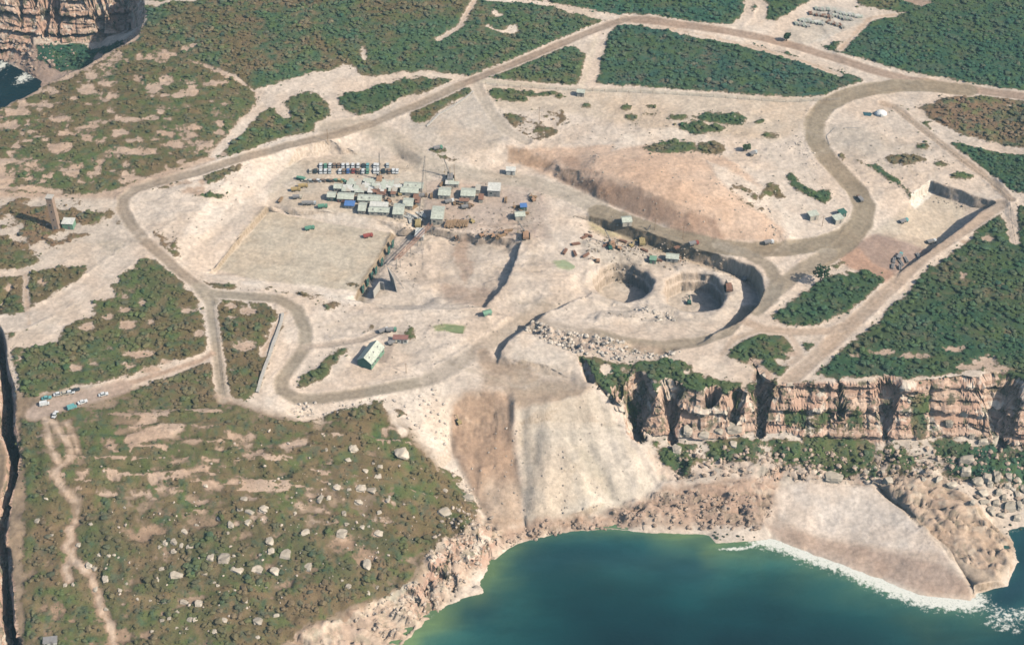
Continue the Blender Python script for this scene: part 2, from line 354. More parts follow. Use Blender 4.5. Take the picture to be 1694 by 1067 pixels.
def road(c, pts, wdt, edge=.7, k=1.0, clear=True, wob=.25):
    P = plan(pts); idx, d = sdist(P, False, wdt + 8); d = d + wdt / 2 + wob * n_sm[idx] * 1.2 + wob * n_mid[idx]
    m = sstep(-edge, edge, d)[:, None] * k
    soil[idx] = soil[idx] * (1 - m) + np.array(c) * m * (1 + .10 * n_big[idx] + .08 * n_mid[idx] + .05 * n_sm[idx])[:, None]
    if clear:
        c_ = -(d - wdt / 2 - (wob * n_sm[idx] * 1.2 + wob * n_mid[idx]))
        if wdt > 3.5:
            rut = np.exp(-((np.abs(c_) - wdt * .24) / (wdt * .09)) ** 2) * (.10 + .08 * n_mid[idx]); soil[idx] *= (1 - rut)[:, None]
            brm = np.exp(-((d + .5) / .9) ** 2) * (.5 + .5 * n_mid[idx]); soil[idx] *= (1 + .13 * brm)[:, None]; bermz[idx] = np.maximum(bermz[idx], brm * .55)
        veg[idx] = np.minimum(veg[idx], -(d + .9) * 1.0 + 0.0); smoothm[idx] = np.maximum(smoothm[idx], sstep(-1, 1, d))
    return idx, d
def grow(pts, col, patch=0.0, wob=1.0, col2=None, bias=0.0):
    """vegetation area; patch = how much bare ground shows through"""
    P = plan(pts); idx, d = sdist(P); q = np.minimum(d, 4.0) + wob * (n_mid[idx] * 1.8 + n_sm[idx] * 1.1)
    if patch: q = np.minimum(q, 2.6 - patch * 5.2 + n_big[idx] * 7.0 * (0.35 + patch) + n_mid[idx] * 2 + n_str[idx] * 3.0 * patch + bias)
    up = q > veg[idx]; i2 = idx[up]; veg[i2] = q[up]
    ins = idx[d > -2]; c = np.array(col)
    if col2 is not None:
        t = sstep(-.45, .45, n_big[ins] * .9 + n_huge[ins] * .9 + n_mid[ins] * .4)[:, None]; vcol[ins] = c * (1 - t) + np.array(col2) * t
    else: vcol[ins] = c
def bare(pts=None, c=None, wob=1.0, ell=None):
    """bare rock or sand showing inside vegetation"""
    if ell is not None:
        u, v, a, b = ell; pts = [(u + a * math.cos(t * .7854 + .2) * random.uniform(.8, 1.2), v + b * math.sin(t * .7854 + .2) * random.uniform(.8, 1.2)) for t in range(8)]
    P = plan(pts); idx, d = sdist(P); dd = d + wob * (n_mid[idx] * 1.3 + n_sm[idx] * 1.0)
    veg[idx] = np.minimum(veg[idx], -dd)
    if c is not None:
        m = sstep(-1, .6, dd)[:, None]; soil[idx] = soil[idx] * (1 - m) + np.array(c) * m
OL = (.128, .098, .050); GR = (.084, .100, .042); TE = (.034, .088, .055); RH = (.18, .115, .070); DG = (.048, .082, .036); BG = (.058, .094, .050)
SAND = (.60, .50, .40); PALE = (.66, .56, .45); PAD = (.51, .435, .33); ROAD = (.30, .245, .175); DIRT = (.37, .27, .20); FILL = (.36, .25, .175)
PEACH = (.60, .435, .315); BROWN = (.40, .265, .185); ROCK = (.46, .34, .25); GREYS = (.47, .40, .32)
soil *= (1 + .10 * n_huge + .07 * n_mid + .05 * n_sm)[:, None]
# broad soils
paint(GREYS, [(-100,300),(60,330),(200,330),(240,420),(180,470),(60,560),(-100,600)], 3, 1, .5)
paint(ROCK, [(-100,120),(250,40),(430,160),(340,270),(200,330),(-100,330)], 3, 1)
paint((.27,.20,.135), [(-100,620),(60,650),(200,640),(360,650),(500,700),(640,680),(720,760),(800,900),(700,1000),(600,1100),(-100,1150)], 3, 1)
paint((.34,.235,.16), [(60,850),(250,860),(420,880),(560,880),(680,850),(700,920),(560,1000),(440,1066),(60,1120)], 4, 1, .8)
paint(PAD, [(360,445),(445,348),(560,372),(648,386),(588,492),(480,478)], .5, .1)
paint(PAD, [(480,262),(600,252),(690,270),(720,300),(880,300),(900,380),(700,385),(470,345),(440,320)], 2, .5, .6)
paint((.46,.36,.29), [(700,300),(900,300),(910,400),(780,400),(700,370)], 3, 1.3, .8)
paint((.53,.43,.32), [(800,140),(1000,150),(1340,165),(1340,210),(1280,235),(1100,220),(960,190),(820,180)], 3, 1, .7)
paint((.48,.415,.34), [(640,225),(800,150),(830,190),(840,235),(760,262),(700,250)], 3, 1, .8)
paint((.45,.385,.31), [(1370,205),(1420,212),(1500,235),(1540,250),(1520,262),(1470,255),(1400,262),(1380,240)], 3, .6, .7)
paint((.34,.25,.20), [(1450,382),(1540,400),(1560,405),(1500,445),(1470,470),(1385,425)], 1.5, .8)
paint((.43,.28,.20), [(1385,425),(1410,405),(1440,430),(1490,455),(1470,470),(1400,440)], 1.5, 1.2)
paint(PAD, [(1500,345),(1545,320),(1600,345),(1570,395),(1530,412),(1440,385)], 2, .5, .7)
# mound
paint(PEACH, [(840,245),(930,245),(1050,240),(1180,250),(1240,290),(1290,350),(1300,400),(1180,400),(1050,350),(925,300),(850,262)], 2, 1)
paint((.57,.40,.28), [(990,285),(1080,275),(1180,300),(1200,335),(1120,345),(1060,320)], 4, 1, .6)
paint(BROWN, [(925,290),(960,296),(1020,300),(1070,325),(1130,350),(1180,362),(1215,408),(1150,394),(1050,358),(970,322),(922,298)], 1.5, 1.0, .85)
paint(BROWN, [(930,262),(950,258),(975,280),(1000,288),(980,292),(940,280)], 1.5, 1.2, .6)
paint((.38,.25,.16), [(838,243),(880,250),(915,272),(905,278),(840,268)], 1, .8, .8)
paint(PALE, [(1170,268),(1215,285),(1270,320),(1330,370),(1310,385),(1240,340),(1190,300)], 2, 1, .8)
paint(PALE, [(1030,222),(1110,210),(1180,228),(1190,238),(1120,230),(1060,240),(1010,250)], 1.5, 1, .8)
paint((.42,.31,.2), [(975,358),(1100,400),(1200,425),(1250,442),(1262,470),(1215,450),(1100,425),(980,385)], 1.5, 1.0, .6)
paint((.45,.40,.24), [(975,365),(1065,385),(1065,395),(975,380)], 2, 1, .8)
paint((.44,.38,.30), [(960,400),(1120,415),(1120,445),(1000,440)], 3, 1.3, .6)
paint((.40,.34,.28), [(740,395),(830,395),(800,420),(760,470),(720,480),(740,430)], 2, 1.5, .5)
paint((.38,.27,.20), [(752,395),(775,395),(772,425),(785,440),(770,470),(752,440)], 1.2, 1.2, .7)
paint((.40,.30,.23), [(722,470),(800,475),(830,480),(805,505),(740,500)], 2, 1.3, .7)
paint((.70,.60,.49), [(330,452),(350,446),(600,492),(600,505),(560,500),(400,470)], 1.5, .8)
paint((.68,.58,.47), [(470,346),(560,352),(648,368),(670,374),(650,386),(560,368),(470,354)], 1, .5)
paint((.68,.58,.47), [(440,640),(462,600),(480,560),(470,520),(480,545),(460,610),(450,640),(500,675),(600,662),(640,655),(600,672),(500,692),(440,672)], 1.5, .8)
paint((.70,.60,.48), [(800,575),(860,530),(930,498),(950,492),(880,530),(820,580)], 1.5, .6, .8)
paint((.78,.72,.62), [(1504,326),(1540,297),(1546,320),(1513,347)], .6, .4)  # sunlit look of the eastern pit's left wall painted in as paler soil
# fill slopes
paint(FILL, [(744,672),(770,655),(842,650),(852,670),(850,720),(862,800),(868,860),(835,875),(812,870),(780,810),(742,740)], 1.8, 1.0)
paint((.50,.39,.29), [(800,800),(866,790),(868,862),(830,878),(806,850)], 5, 2, .6)
paint((.36,.26,.185), [(765,648),(842,645),(838,700),(770,715),(755,690)], 3, 1, .8)
paint((.44,.33,.235), [(842,640),(980,640),(960,660),(900,676),(852,678)], 2, .7)
paint((.52,.44,.345), [(852,680),(905,672),(985,645),(1050,740),(1085,800),(1050,830),(940,860),(870,862)], 1.5, 1)
paint((.57,.48,.375), [(870,790),(930,780),(945,840),(930,862),(872,862)], 3, 1)
paint((.63,.54,.425), [(936,722),(948,726),(1000,800),(1018,832),(1000,850),(960,850),(945,800)], 2, 1)
paint((.58,.49,.39), [(985,690),(1040,740),(1082,795),(1055,825),(1020,800),(990,740)], 3, 1)
paint((.47,.40,.32), [(895,700),(925,715),(935,770),(905,775),(890,740)], 4, 1.4, .7)
paint((.38,.32,.24), [(950,735),(975,745),(1000,790),(1015,822),(1000,815),(965,770)], 2, 1, .7)
paint(PALE, [(660,650),(745,630),(745,740),(720,740),(690,700),(670,690)], 2, 1.4)
paint(PALE, [(835,590),(860,550),(955,575),(962,612),(900,612)], 1.5, .6, .8)
paint((.70,.60,.49), [(350,250),(440,232),(545,218),(600,226),(470,262),(420,300),(330,395),(300,440),(280,415),(350,320)], 2, .8, .7)
paint((.40,.29,.225), [(-150,40),(20,45),(60,75),(140,100),(120,120),(80,142),(30,112),(0,97),(-150,95)], 2, 1.2)
# shore rocks, beach
paint((.42,.30,.22), [(820,880),(870,864),(960,852),(1060,830),(1100,800),(1200,790),(1290,800),(1285,850),(1262,870),(1190,872),(1060,868),(900,878),(830,900)], 2, 1.2)
paint((.53,.42,.33), [(1285,810),(1330,798),(1400,800),(1440,800),(1480,835),(1530,880),(1570,925),(1608,985),(1530,978),(1440,945),(1350,912),(1290,885),(1262,868)], 1.5, .5)
paint((.36,.25,.19), [(1420,905),(1480,915),(1560,935),(1605,972),(1606,990),(1530,982),(1460,955)], 1.8, .4, .6)
paint((.43,.31,.235), [(1262,862),(1420,905),(1470,930),(1460,960),(1380,930),(1290,895)], 1.2, .3, .6)
paint((.47,.36,.26), [(1450,800),(1500,780),(1560,795),(1620,840),(1680,900),(1675,940),(1650,968),(1612,968),(1570,910),(1520,865)], 1.5, 1)
paint((.50,.39,.29), [(470,1066),(560,1028),(690,965),(715,905),(790,850),(830,880),(800,930),(760,985),(660,1080),(500,1100)], 2, 1)
paint((.66,.57,.43), [(500,1058),(560,1030),(640,985),(690,955),(690,968),(620,1005),(540,1045),(500,1075)], 1, 1)
# --- vegetation
paint((.68,.585,.49), [(1285,810),(1330,798),(1400,800),(1440,800),(1480,835),(1530,880),(1560,915),(1470,905),(1350,885),(1290,860)], 2, .4, .8)
grow([(240,-80),(241,40),(225,70),(300,95),(400,130),(420,152),(470,135),(520,122),(585,112),(600,126),(640,132),(745,127),(785,128),(840,104),(930,65),(1000,34),(940,20),(900,8),(905,-80)], (.056,.098,.05), col2=OL, patch=0)
grow([(600,118),(745,120),(785,128),(840,104),(930,65),(1000,34),(940,20),(820,8),(790,60),(700,100)], BG, col2=GR)
grow([(-200,270),(-100,218),(0,183),(75,146),(130,122),(228,66),(300,95),(420,150),(428,165),(415,190),(380,228),(350,252),(345,262),(250,292),(200,312),(150,322),(90,322),(0,318),(-200,330)], GR, col2=OL, patch=.20, bias=.9)
grow([(100,120),(60,100),(60,75),(130,72),(215,60),(228,66),(200,78)], TE, patch=.1, bias=1)
grow([(0,387),(53,407),(63,435),(25,450),(-100,460),(-100,380)], GR, col2=OL, patch=.1, bias=1)
grow([(30,330),(130,335),(160,360),(190,370),(60,420),(0,390),(-50,340)], OL, col2=RH, patch=.45)
grow([(-60,462),(0,458),(30,453),(76,446),(101,441),(142,441),(145,458),(137,476),(112,496),(94,505),(86,520),(50,540),(33,550),(15,563),(5,560),(-60,540)], GR, col2=OL, patch=.08, bias=.8)
grow([(228,427),(268,430),(277,447),(295,460),(327,498),(335,520),(342,540),(344,565),(335,585),(280,600),(230,618),(170,632),(100,645),(60,655),(40,660),(28,630),(25,600),(20,575),(60,572),(90,565),(105,545),(125,528),(158,522),(155,500),(190,492),(187,475),(200,455),(222,445)], GR, col2=OL, patch=.12, bias=.9)
grow([(362,490),(430,495),(462,515),(470,540),(458,560),(445,590),(430,640),(418,655),(400,668),(380,662),(368,640),(362,600),(358,560),(355,520)], GR, col2=OL, patch=.14, bias=.6)
grow([(30,690),(60,690),(100,682),(180,660),(235,640),(330,603),(352,602),(362,665),(420,675),(440,690),(500,700),(520,692),(560,680),(600,668),(640,662),(660,680),(665,700),(690,740),(720,775),(760,800),(785,850),(780,870),(730,900),(700,920),(690,955),(640,985),(560,1015),(500,1045),(460,1075),(100,1150),(38,1067),(35,900),(42,800)], (.098,.100,.045), col2=(.142,.104,.058), patch=.26, bias=1.0)
grow([(600,700),(625,680),(645,700),(690,760),(720,800),(735,850),(700,900),(650,940),(630,900),(650,850),(640,780)], (.066,.115,.04), col2=OL)
grow([(130,860),(300,850),(420,880),(520,870),(620,860),(640,900),(560,960),(400,960),(200,980),(110,940)], (.12,.092,.052), col2=(.095,.092,.046), patch=.27, bias=.8)
grow([(557,162),(578,152),(603,150),(628,140),(666,132),(700,129),(743,129),(745,135),(705,152),(666,162),(628,183),(598,193),(578,188),(562,173)], DG, col2=GR)
grow([(468,173),(481,160),(507,152),(527,155),(542,173),(550,188),(542,198),(522,216),(476,226),(400,254),(350,265),(372,245),(395,225),(410,212),(428,190),(445,178),(462,190),(475,198),(478,188)], GR, col2=OL, patch=.05, bias=1)
grow([(672,180),(717,162),(781,142),(783,152),(730,183),(710,200),(700,206),(680,198)], OL, col2=GR)
grow([(800,128),(854,102),(930,75),(952,80),(977,90),(963,130),(956,141),(865,136),(800,133)], BG, col2=GR, patch=.03, bias=1.5)
grow([(985,138),(995,100),(1005,60),(1015,46),(1034,40),(1061,43),(1126,56),(1194,70),(1260,77),(1300,88),(1350,106),(1400,122),(1436,131),(1420,137),(1400,147),(1370,158),(1345,163),(1290,161),(1200,154),(1100,147),(1020,142)], (.034, .078, .056), col2=(.052, .088, .042))
grow([(900,-80),(905,6),(980,18),(1040,26),(1100,33),(1170,40),(1215,40),(1232,20),(1234,-80)], DG, col2=TE)
grow([(1245,-60),(1350,-60),(1345,5),(1300,30),(1285,36),(1255,33),(1245,15)], TE, col2=DG)
grow([(1350,76),(1405,64),(1430,42),(1450,32),(1500,22),(1430,12),(1420,-60),(2000,-60),(2000,170),(1694,156),(1640,145),(1560,130),(1480,114),(1430,98),(1380,87)], (.034, .080, .046), col2=(.052, .084, .038))
grow([(1400,-60),(1500,-60),(1480,12),(1420,12)], GR, col2=OL, patch=.2, bias=1)
grow([(1556,162),(1600,160),(2000,170),(2000,262),(1694,250),(1640,235),(1580,222),(1545,200),(1525,185)], RH, col2=GR, patch=.14, bias=.9)
grow([(1567,237),(1600,235),(1650,240),(1694,257),(2000,262),(2000,345),(1694,322),(1676,318),(1645,296),(1612,272),(1588,253)], (.036, .080, .044), col2=DG)
grow([(2000,340),(1684,340),(1676,400),(1655,350),(1640,362),(1620,380),(1600,398),(1570,422),(1525,452),(1492,492),(1452,532),(1402,572),(1362,606),(1342,621),(1380,626),(1450,625),(1500,628),(1590,618),(1610,612),(1640,615),(1660,632),(1694,638),(2000,648)], (.036, .076, .038), col2=(.056, .080, .036))
grow([(1275,523),(1320,490),(1360,462),(1400,451),(1430,448),(1460,456),(1463,466),(1438,490),(1400,518),(1350,538),(1300,540)], (.044, .082, .040), col2=DG)
grow([(1200,590),(1215,570),(1250,553),(1290,550),(1312,562),(1315,580),(1300,600),(1318,618),(1300,626),(1250,623),(1230,600)], DG, col2=GR)
grow([(1325,566),(1350,564),(1355,572),(1340,582),(1328,580)], DG)
grow([(1010,640),(1100,650),(1250,650),(1262,715),(1190,722),(1050,712)], DG, col2=GR, patch=.24, bias=.8)
grow([(1260,655),(1694,660),(2000,680),(2000,730),(1600,715),(1450,725),(1300,712)], DG, col2=GR, patch=.30, bias=-.3)
grow([(955,588),(980,592),(1010,600),(1040,600),(1100,595),(1140,602),(1150,618),(1200,628),(1245,638),(1250,652),(1200,655),(1150,647),(1100,652),(1050,648),(1020,655),(985,640),(970,620)], DG, col2=GR, patch=.08, bias=1)
# slopes under the cliff
grow([(1060,720),(1110,735),(1200,725),(1300,730),(1370,735),(1440,735),(1520,735),(1640,735),(2000,735),(2000,830),(1690,815),(1620,795),(1520,780),(1420,785),(1300,775),(1200,770),(1110,765),(1090,750)], DG, col2=GR, patch=.30, bias=-.2)
grow([(1320,720),(1440,725),(1420,775),(1350,760)], GR, patch=.1, bias=1)
grow([(1540,735),(1560,720),(1640,745),(2000,745),(2000,800),(1690,805),(1560,770)], DG, col2=TE, patch=.05, bias=1)
grow([(1085,745),(1120,735),(1150,760),(1140,790),(1100,770)], DG, col2=GR, patch=.05, bias=1)
for e in [(1037,178,8,6),(971,176,11,4),(1078,178,8,4),(1075,189,10,4),(1046,195,13,6),(1122,196,18,5),(1176,246,25,11),(1255,203,7,4),(1273,225,15,5),(1498,265,33,10),(1558,273,13,5),(1590,293,18,5),(1530,208,16,9),(1487,182,11,5),(1528,242,11,6),(1393,262,5,10),(268,308,14,5),(296,300,10,4),(348,325,24,4),(722,250,16,3),(690,200,10,4),(586,470,10,3),(545,508,8,5),(612,540,6,6),(680,552,8,10),(865,165,12,4),(930,195,6,10),(925,160,8,4),(160,357,14,6),(182,355,8,8),(200,368,10,4),(1550,190,20,8)]:
    u, v, a, b = e
    grow([(u + a * math.cos(t * .7854), v + b * math.sin(t * .7854)) for t in range(8)], GR if random.random() < .6 else OL, patch=.03, bias=1.3)
for pl, c in [([(805,153),(830,146),(858,148),(880,152),(915,150),(932,156),(900,160),(870,162),(850,170),(820,165)], DG),
  ([(1140,195),(1170,188),(1220,190),(1234,198),(1230,210),(1200,206),(1165,204)], DG), ([(1120,207),(1160,204),(1202,214),(1180,222),(1150,224),(1125,215)], DG),
  ([(1062,246),(1080,238),(1110,232),(1150,238),(1155,250),(1110,255),(1080,253)], DG), ([(1420,268),(1450,273),(1475,288),(1495,305),(1506,328),(1490,310),(1470,300),(1445,282)], DG),
  ([(1300,293),(1310,290),(1325,303),(1345,315),(1372,315),(1378,330),(1365,338),(1340,328),(1320,318),(1305,308)], DG),
  ([(490,640),(500,620),(525,605),(540,590),(560,580),(575,580),(562,595),(545,615),(535,630),(510,640)], GR),
  ([(335,290),(350,278),(400,268),(400,280),(365,300),(345,308)], OL), ([(700,250),(722,258),(760,266),(740,270),(705,262)], OL), ([(1369,442),(1385,430),(1398,436),(1385,444)], DG)]:
    grow(pl, c, col2=GR, patch=.02, bias=1.6)
for pl in [[(825,185),(905,178),(925,190),(920,225),(875,235)], [(1043,208),(1080,206),(1118,212),(1110,222),(1060,222)], [(1210,306),(1225,308),(1250,320),(1262,345),(1240,345),(1215,325)],
  [(330,462),(350,465),(400,474),(440,482),(420,488),(380,490),(350,482)], [(400,478),(560,492),(600,505),(540,506),(420,490)], [(250,385),(290,395),(300,425),(275,425)], [(640,690),(655,672),(680,690),(672,720)], [(720,760),(760,790),(790,840),(770,850),(735,810)],
  [(1280,300),(1300,330),(1240,330)], [(440,475),(470,500),(455,505)], [(1560,165),(1520,180),(1560,200)]]:
    grow(pl, RH, col2=OL, patch=.42)
# broken rock ledges: pale rock bedding crops out in bands through the headland
idx, d = sdist(plan([(60,690),(360,670),(500,700),(640,690),(720,780),(790,860),(700,900),(560,870),(300,850),(60,860)]))
band = sstep(.38, .48, n_str[idx] + .35 * n_mid[idx]) * sstep(-1, 3, d); soil[idx] = soil[idx] * (1 - band[:, None]) + np.array(ROCK) * band[:, None]
veg[idx] = np.where((n_str[idx] + .35 * n_mid[idx] > .44) & (d > 0), np.minimum(veg[idx], -.4), veg[idx])
ledge = np.zeros(len(V)); ledge[idx] = sstep(0, 4, d)
idx, d = sdist(plan([(-100,200),(230,70),(420,150),(340,270),(200,320),(-100,330)])); ledge[idx] = np.maximum(ledge[idx], .6 * sstep(0, 4, d))
# --- bare outcrops in the western heath (each one surveyed)
for e in [(143,150,14,10),(178,139,16,4),(75,175,12,7),(188,160,10,4),(30,187,25,6),(100,198,20,5),(12,208,20,6),(107,222,15,4),(215,200,25,4),(200,222,18,5),(168,204,15,3),(275,222,15,4),(322,213,14,5),(290,238,18,8),(335,242,20,4),
 (220,252,45,7),(100,246,22,9),(274,133,12,10),(252,147,10,7),(320,150,14,10),(300,158,15,5),(348,141,15,4),(372,138,8,3),(228,133,6,5),(272,90,9,7),(288,90,7,4),(246,96,6,3),(230,96,5,4),(195,93,14,5),(162,94,7,4),(210,100,6,3),(178,108,11,3),
 (320,76,4,3),(308,84,3,4),(165,113,7,3),(147,110,8,3),(152,126,10,7),(178,123,8,5),(266,186,6,5),(363,204,9,3),(15,268,25,6),(28,242,8,4),(190,173,4,2),(147,174,6,3),(38,172,6,5),(80,152,14,4),(60,270,7,5),(119,285,11,9),(162,277,7,7),(5,298,15,14),(218,293,16,7),(320,318,20,5)] + [(random.uniform(-10, 380), random.uniform(150, 310), random.uniform(2, 9), random.uniform(1.2, 3)) for _ in range(110)]:
    bare(ell=e, c=ROCK, wob=1.7)
for e in [(203,491,6,3),(206,514,9,4),(236,501,4,5),(312,514,14,5),(180,525,9,4),(213,538,13,8),(249,533,4,7),(145,540,11,7),(330,553,8,6),(228,586,28,5),(274,598,12,5),(246,612,16,5),(127,609,11,5),(216,606,8,3),(152,601,9,4),(70,467,5,5),(14,477,5,6),(45,510,4,12),(381,508,7,4),(411,515,14,6),(380,525,12,2),(406,573,18,8)]:
    bare(ell=e, c=ROCK)
for pl in [[(202,732),(225,715),(260,705),(305,702),(308,710),(285,725),(250,732),(215,740)], [(225,700),(245,688),(262,686),(262,698),(240,706)], [(290,785),(330,774),(350,772),(340,782),(300,795)], [(245,790),(270,788),(275,795),(250,800)],
           [(465,735),(510,725),(505,740),(475,750)], [(125,786),(150,783),(150,788),(128,791)], [(160,815),(195,812),(192,818),(165,819)], [(215,813),(250,812),(250,818),(220,819)],[(405,752),(430,746),(432,754),(410,760)]]:
    bare(pl, c=ROCK, wob=.8)
for e in [(205,1000,2,2)] + [(random.uniform(150, 420), 700 + random.uniform(0, 130), random.uniform(4, 16), random.uniform(1.5, 4)) for _ in range(34)] + [(random.uniform(380, 640), random.uniform(700, 900), random.uniform(3, 9), random.uniform(2, 5)) for _ in range(26)] + [(1590,578,4,4),(1460,583,18,3),(1510,590,30,3),(1575,578,16,5),(1630,600,18,8),(1650,612,22,6),(1600,608,20,3),(1596,400,5,3),(1634,395,8,5),(1592,457,3,5),(1310,585,12,5),(1250,600,12,6),(1262,620,14,8),(1415,590,10,2)]:
    bare(ell=e, c=ROCK)
for e in [(1000,612,9,9),(1135,615,5,4),(1190,615,14,12),(1165,600,14,12),(1290,600,8,4),(1040,640,5,6),(1065,628,5,8)]: bare(ell=e, c=PALE)
bare([(427,160),(440,152),(455,143),(470,135),(485,132),(505,125),(545,118),(575,108),(588,112),(578,125),(592,135),(600,140),(590,150),(575,148),(560,145),(548,152),(545,160),(520,150),(495,152),(480,160),(468,170),(480,188),(478,195),(470,195),(465,185),(450,177),(430,172)], c=SAND)
bare([(545,155),(552,165),(560,178),(566,190),(560,198),(548,203),(530,205),(548,190),(546,175)], c=SAND)
bare([(803,42),(815,45),(830,52),(850,42),(860,50),(850,56),(830,55),(812,49)], c=PALE); bare([(815,20),(832,26),(820,28)], c=PALE); bare([(800,-6),(840,-2),(915,5),(905,11),(860,5),(800,2)], c=PALE)
bare([(1240,72),(1290,62),(1330,30),(1350,14),(1370,8),(1405,18),(1432,26),(1425,38),(1360,68),(1330,75),(1300,66)], c=(.52,.46,.38), wob=.3)
bare([(1490,0),(1510,-4),(1540,5),(1525,12)], c=DIRT)
for st, wd_ in [([(0,555),(30,535),(100,500),(150,470),(200,430),(240,405)], 12), ([(240,4),(262,8),(285,0),(320,0)], 2.5), ([(428,180),(405,200),(385,225),(360,250)], 3.5), ([(590,138),(640,128),(700,122),(760,128)], 2.5),
  ([(85,695),(100,720),(120,740),(118,762),(95,780),(88,790),(98,800),(108,815),(130,835),(125,860),(115,880),(120,895),(110,905),(125,930),(150,950),(160,975),(165,1000),(180,1030),(190,1067)], 1.8),
  ([(125,905),(112,930),(108,945),(115,960)], 1.6),([(110,700),(125,730),(130,750)],1.0),([(75,690),(80,720),(88,750),(100,770)], 1.4), ([(42,455),(44,500),(48,540)], .8), ([(0,452),(30,452),(76,440),(140,430)], 3), ([(100,318),(60,314),(0,312)], 2),
  ([(1240,-20),(1262,12),(1255,30),(1240,45),(1236,55)], 5), ([(1245,30),(1290,50)], 3), ([(1390,82),(1410,60),(1440,30),(1480,25)], 2.2), ([(600,80),(604,100)], .1), ([(725,66),(760,45),(785,0)], 1.0), ([(1100,46),(1180,62),(1260,82),(1330,102),(1390,125)], 1.6), ([(1545,208),(1600,235),(1694,252)], 4), ([(1230,640),(1250,625),(1258,610)], .6),
  ([(435,585),(455,545),(470,518)], 2.0), ([(1672,330),(1674,360),(1679,400)], 3), ([(1345,5),(1300,32),(1262,50)], 3), ([(770,690),(800,700)], .1), ([(640,665),(655,700),(668,715)], 2.5)]:
    road(SAND if wd_ > 2.2 else (.5,.38,.28), st, wd_, wob=.8)
# --- roads and tracks
road((.50,.43,.33), [(800,135),(900,144),(960,150),(1050,150),(1200,160),(1300,167),(1400,163)], 3.5)
road((.47,.40,.31), [(540,212),(600,205),(640,225),(680,250),(720,280),(800,292),(880,302),(950,325),(990,345)], 11, 2, .75)
road((.43,.36,.28), [(785,135),(800,165),(815,190),(835,215),(870,235)], 6, 1.2, .7)
road(DIRT, [(2000,180),(1694,160),(1600,148),(1500,132),(1440,116),(1380,97),(1320,78),(1260,63),(1200,52),(1130,42),(1070,34),(1035,33)], 7, .8)
road((.34,.26,.195), [(1035,33),(1010,40),(960,60),(900,85),(840,110),(785,132),(740,150)], 5.5, .8)
road((.35,.28,.21), [(760,142),(700,170),(620,203),(560,222),(480,240),(400,262),(330,285),(270,300),(225,313),(205,328),(202,345),(215,370),(240,400),(275,430),(310,460),(345,485)], 6, .9)
road((.31,.25,.175), [(1600,150),(1540,143),(1490,142),(1440,148),(1400,158),(1365,176),(1348,200),(1348,230),(1367,262),(1395,292),(1418,318),(1430,345),(1422,370),(1400,390),(1360,404),(1300,413),(1240,415),(1180,408),(1100,390),(1040,368),(990,350)], 11, .6)
road((.31,.25,.175), [(1432,340),(1428,370),(1400,405),(1370,425),(1340,445)], 10, .7)
road((.36,.30,.225), [(1370,420),(1320,450),(1280,485),(1240,517),(1200,547),(1150,567),(1090,573),(1040,568),(980,552)], 8.5, .9)
road((.34,.285,.215), [(1190,405),(1235,420),(1272,440),(1285,465),(1275,495),(1250,515)], 7, .8)
road((.42,.345,.27), [(980,552),(940,545),(900,535),(870,530)], 7, 2, .7)
road((.49,.38,.285), [(1302,634),(1340,600),(1400,545),(1480,470),(1520,430),(1600,375),(1655,338)], 7.5, .8)
road((.40,.30,.215), [(1305,632),(1345,600),(1400,548),(1470,480)], 1.0, .7, .8)
road((.49,.38,.285), [(1228,530),(1262,545),(1320,550),(1370,548),(1405,538)], 5, .8)
road((.47,.37,.28), [(1195,585),(1215,560),(1250,548)], 3, .8)
road((.49,.38,.285), [(1308,556),(1320,575),(1325,590),(1310,600)], 3, .8)
road((.45,.35,.26), [(1672,330),(1640,300),(1600,270),(1560,240),(1520,210),(1480,178),(1460,172)], 4.5, .8)
road((.34,.285,.215), [(345,485),(400,490),(460,494),(490,512),(505,545),(505,575),(485,602),(466,628),(466,646),(490,660),(530,660),(600,650),(660,639),(710,628)], 6.5, 1.0)
road((.42,.35,.275), [(710,628),(760,600),(800,572),(850,540),(900,508)], 9, 2.5, .85)
road((.40,.32,.25), [(505,575),(550,570),(600,562),(640,545)], 4, 1.5, .8)
road((.37,.31,.235), [(345,485),(350,530),(358,580),(365,630),(370,662)], 4.2, .8)
road((.37,.31,.235), [(330,475),(350,500)], 7, .8)
road((.42,.31,.23), [(352,585),(330,597),(290,610),(240,626),(190,642)], 3, .8)
road((.44,.335,.26), [(200,640),(150,655),(100,668),(60,682)], 9, 1.2)
road((.45,.35,.27), [(360,655),(400,668),(430,678)], 1.4, .7)
road((.62,.52,.40), [(985,62),(978,90),(968,125),(962,150)], 3.2, .9, wob=.8)
road((.42,.35,.28), [(120,375),(160,385),(200,398),(230,400)], 2.5, 1.0, .7)
paint((.36,.31,.24), [(160,398),(190,395),(205,405),(195,418),(170,415)], 1.2, 1.0, .6)
road((.36,.28,.21), [(800,585),(805,600),(825,612),(870,618)], 6, 1.5, .9)
paint((.40,.31,.23), [(790,600),(830,590),(850,612),(960,630),(970,642),(870,650),(800,640)], 3, 1, .8)
paint((.36,.28,.2), [(845,620),(930,635),(950,650),(870,650)], 3, 1.5, .6)
paint((.33,.34,.17), [(716,540),(733,536),(770,540),(766,553),(720,548)], .5, .1); paint((.35,.37,.22), [(915,432),(935,430),(952,444),(942,450),(922,446)], .8, .3)
paint((.36,.30,.25), [(628,575),(655,568),(640,600),(625,602)], .6, .3, .9)
paint((.30,.235,.16), [(586,494),(598,462),(622,428),(645,388),(655,392),(635,435),(613,472),(602,500)], .8, .3, .9)
paint((.36,.29,.20), [(438,342),(446,344),(404,392),(362,446),(350,446),(396,388)], .7, .2, .7)
# shore line: nothing grows in the water or on the wet rock
veg = np.where(Z < 1.0, -6, veg)

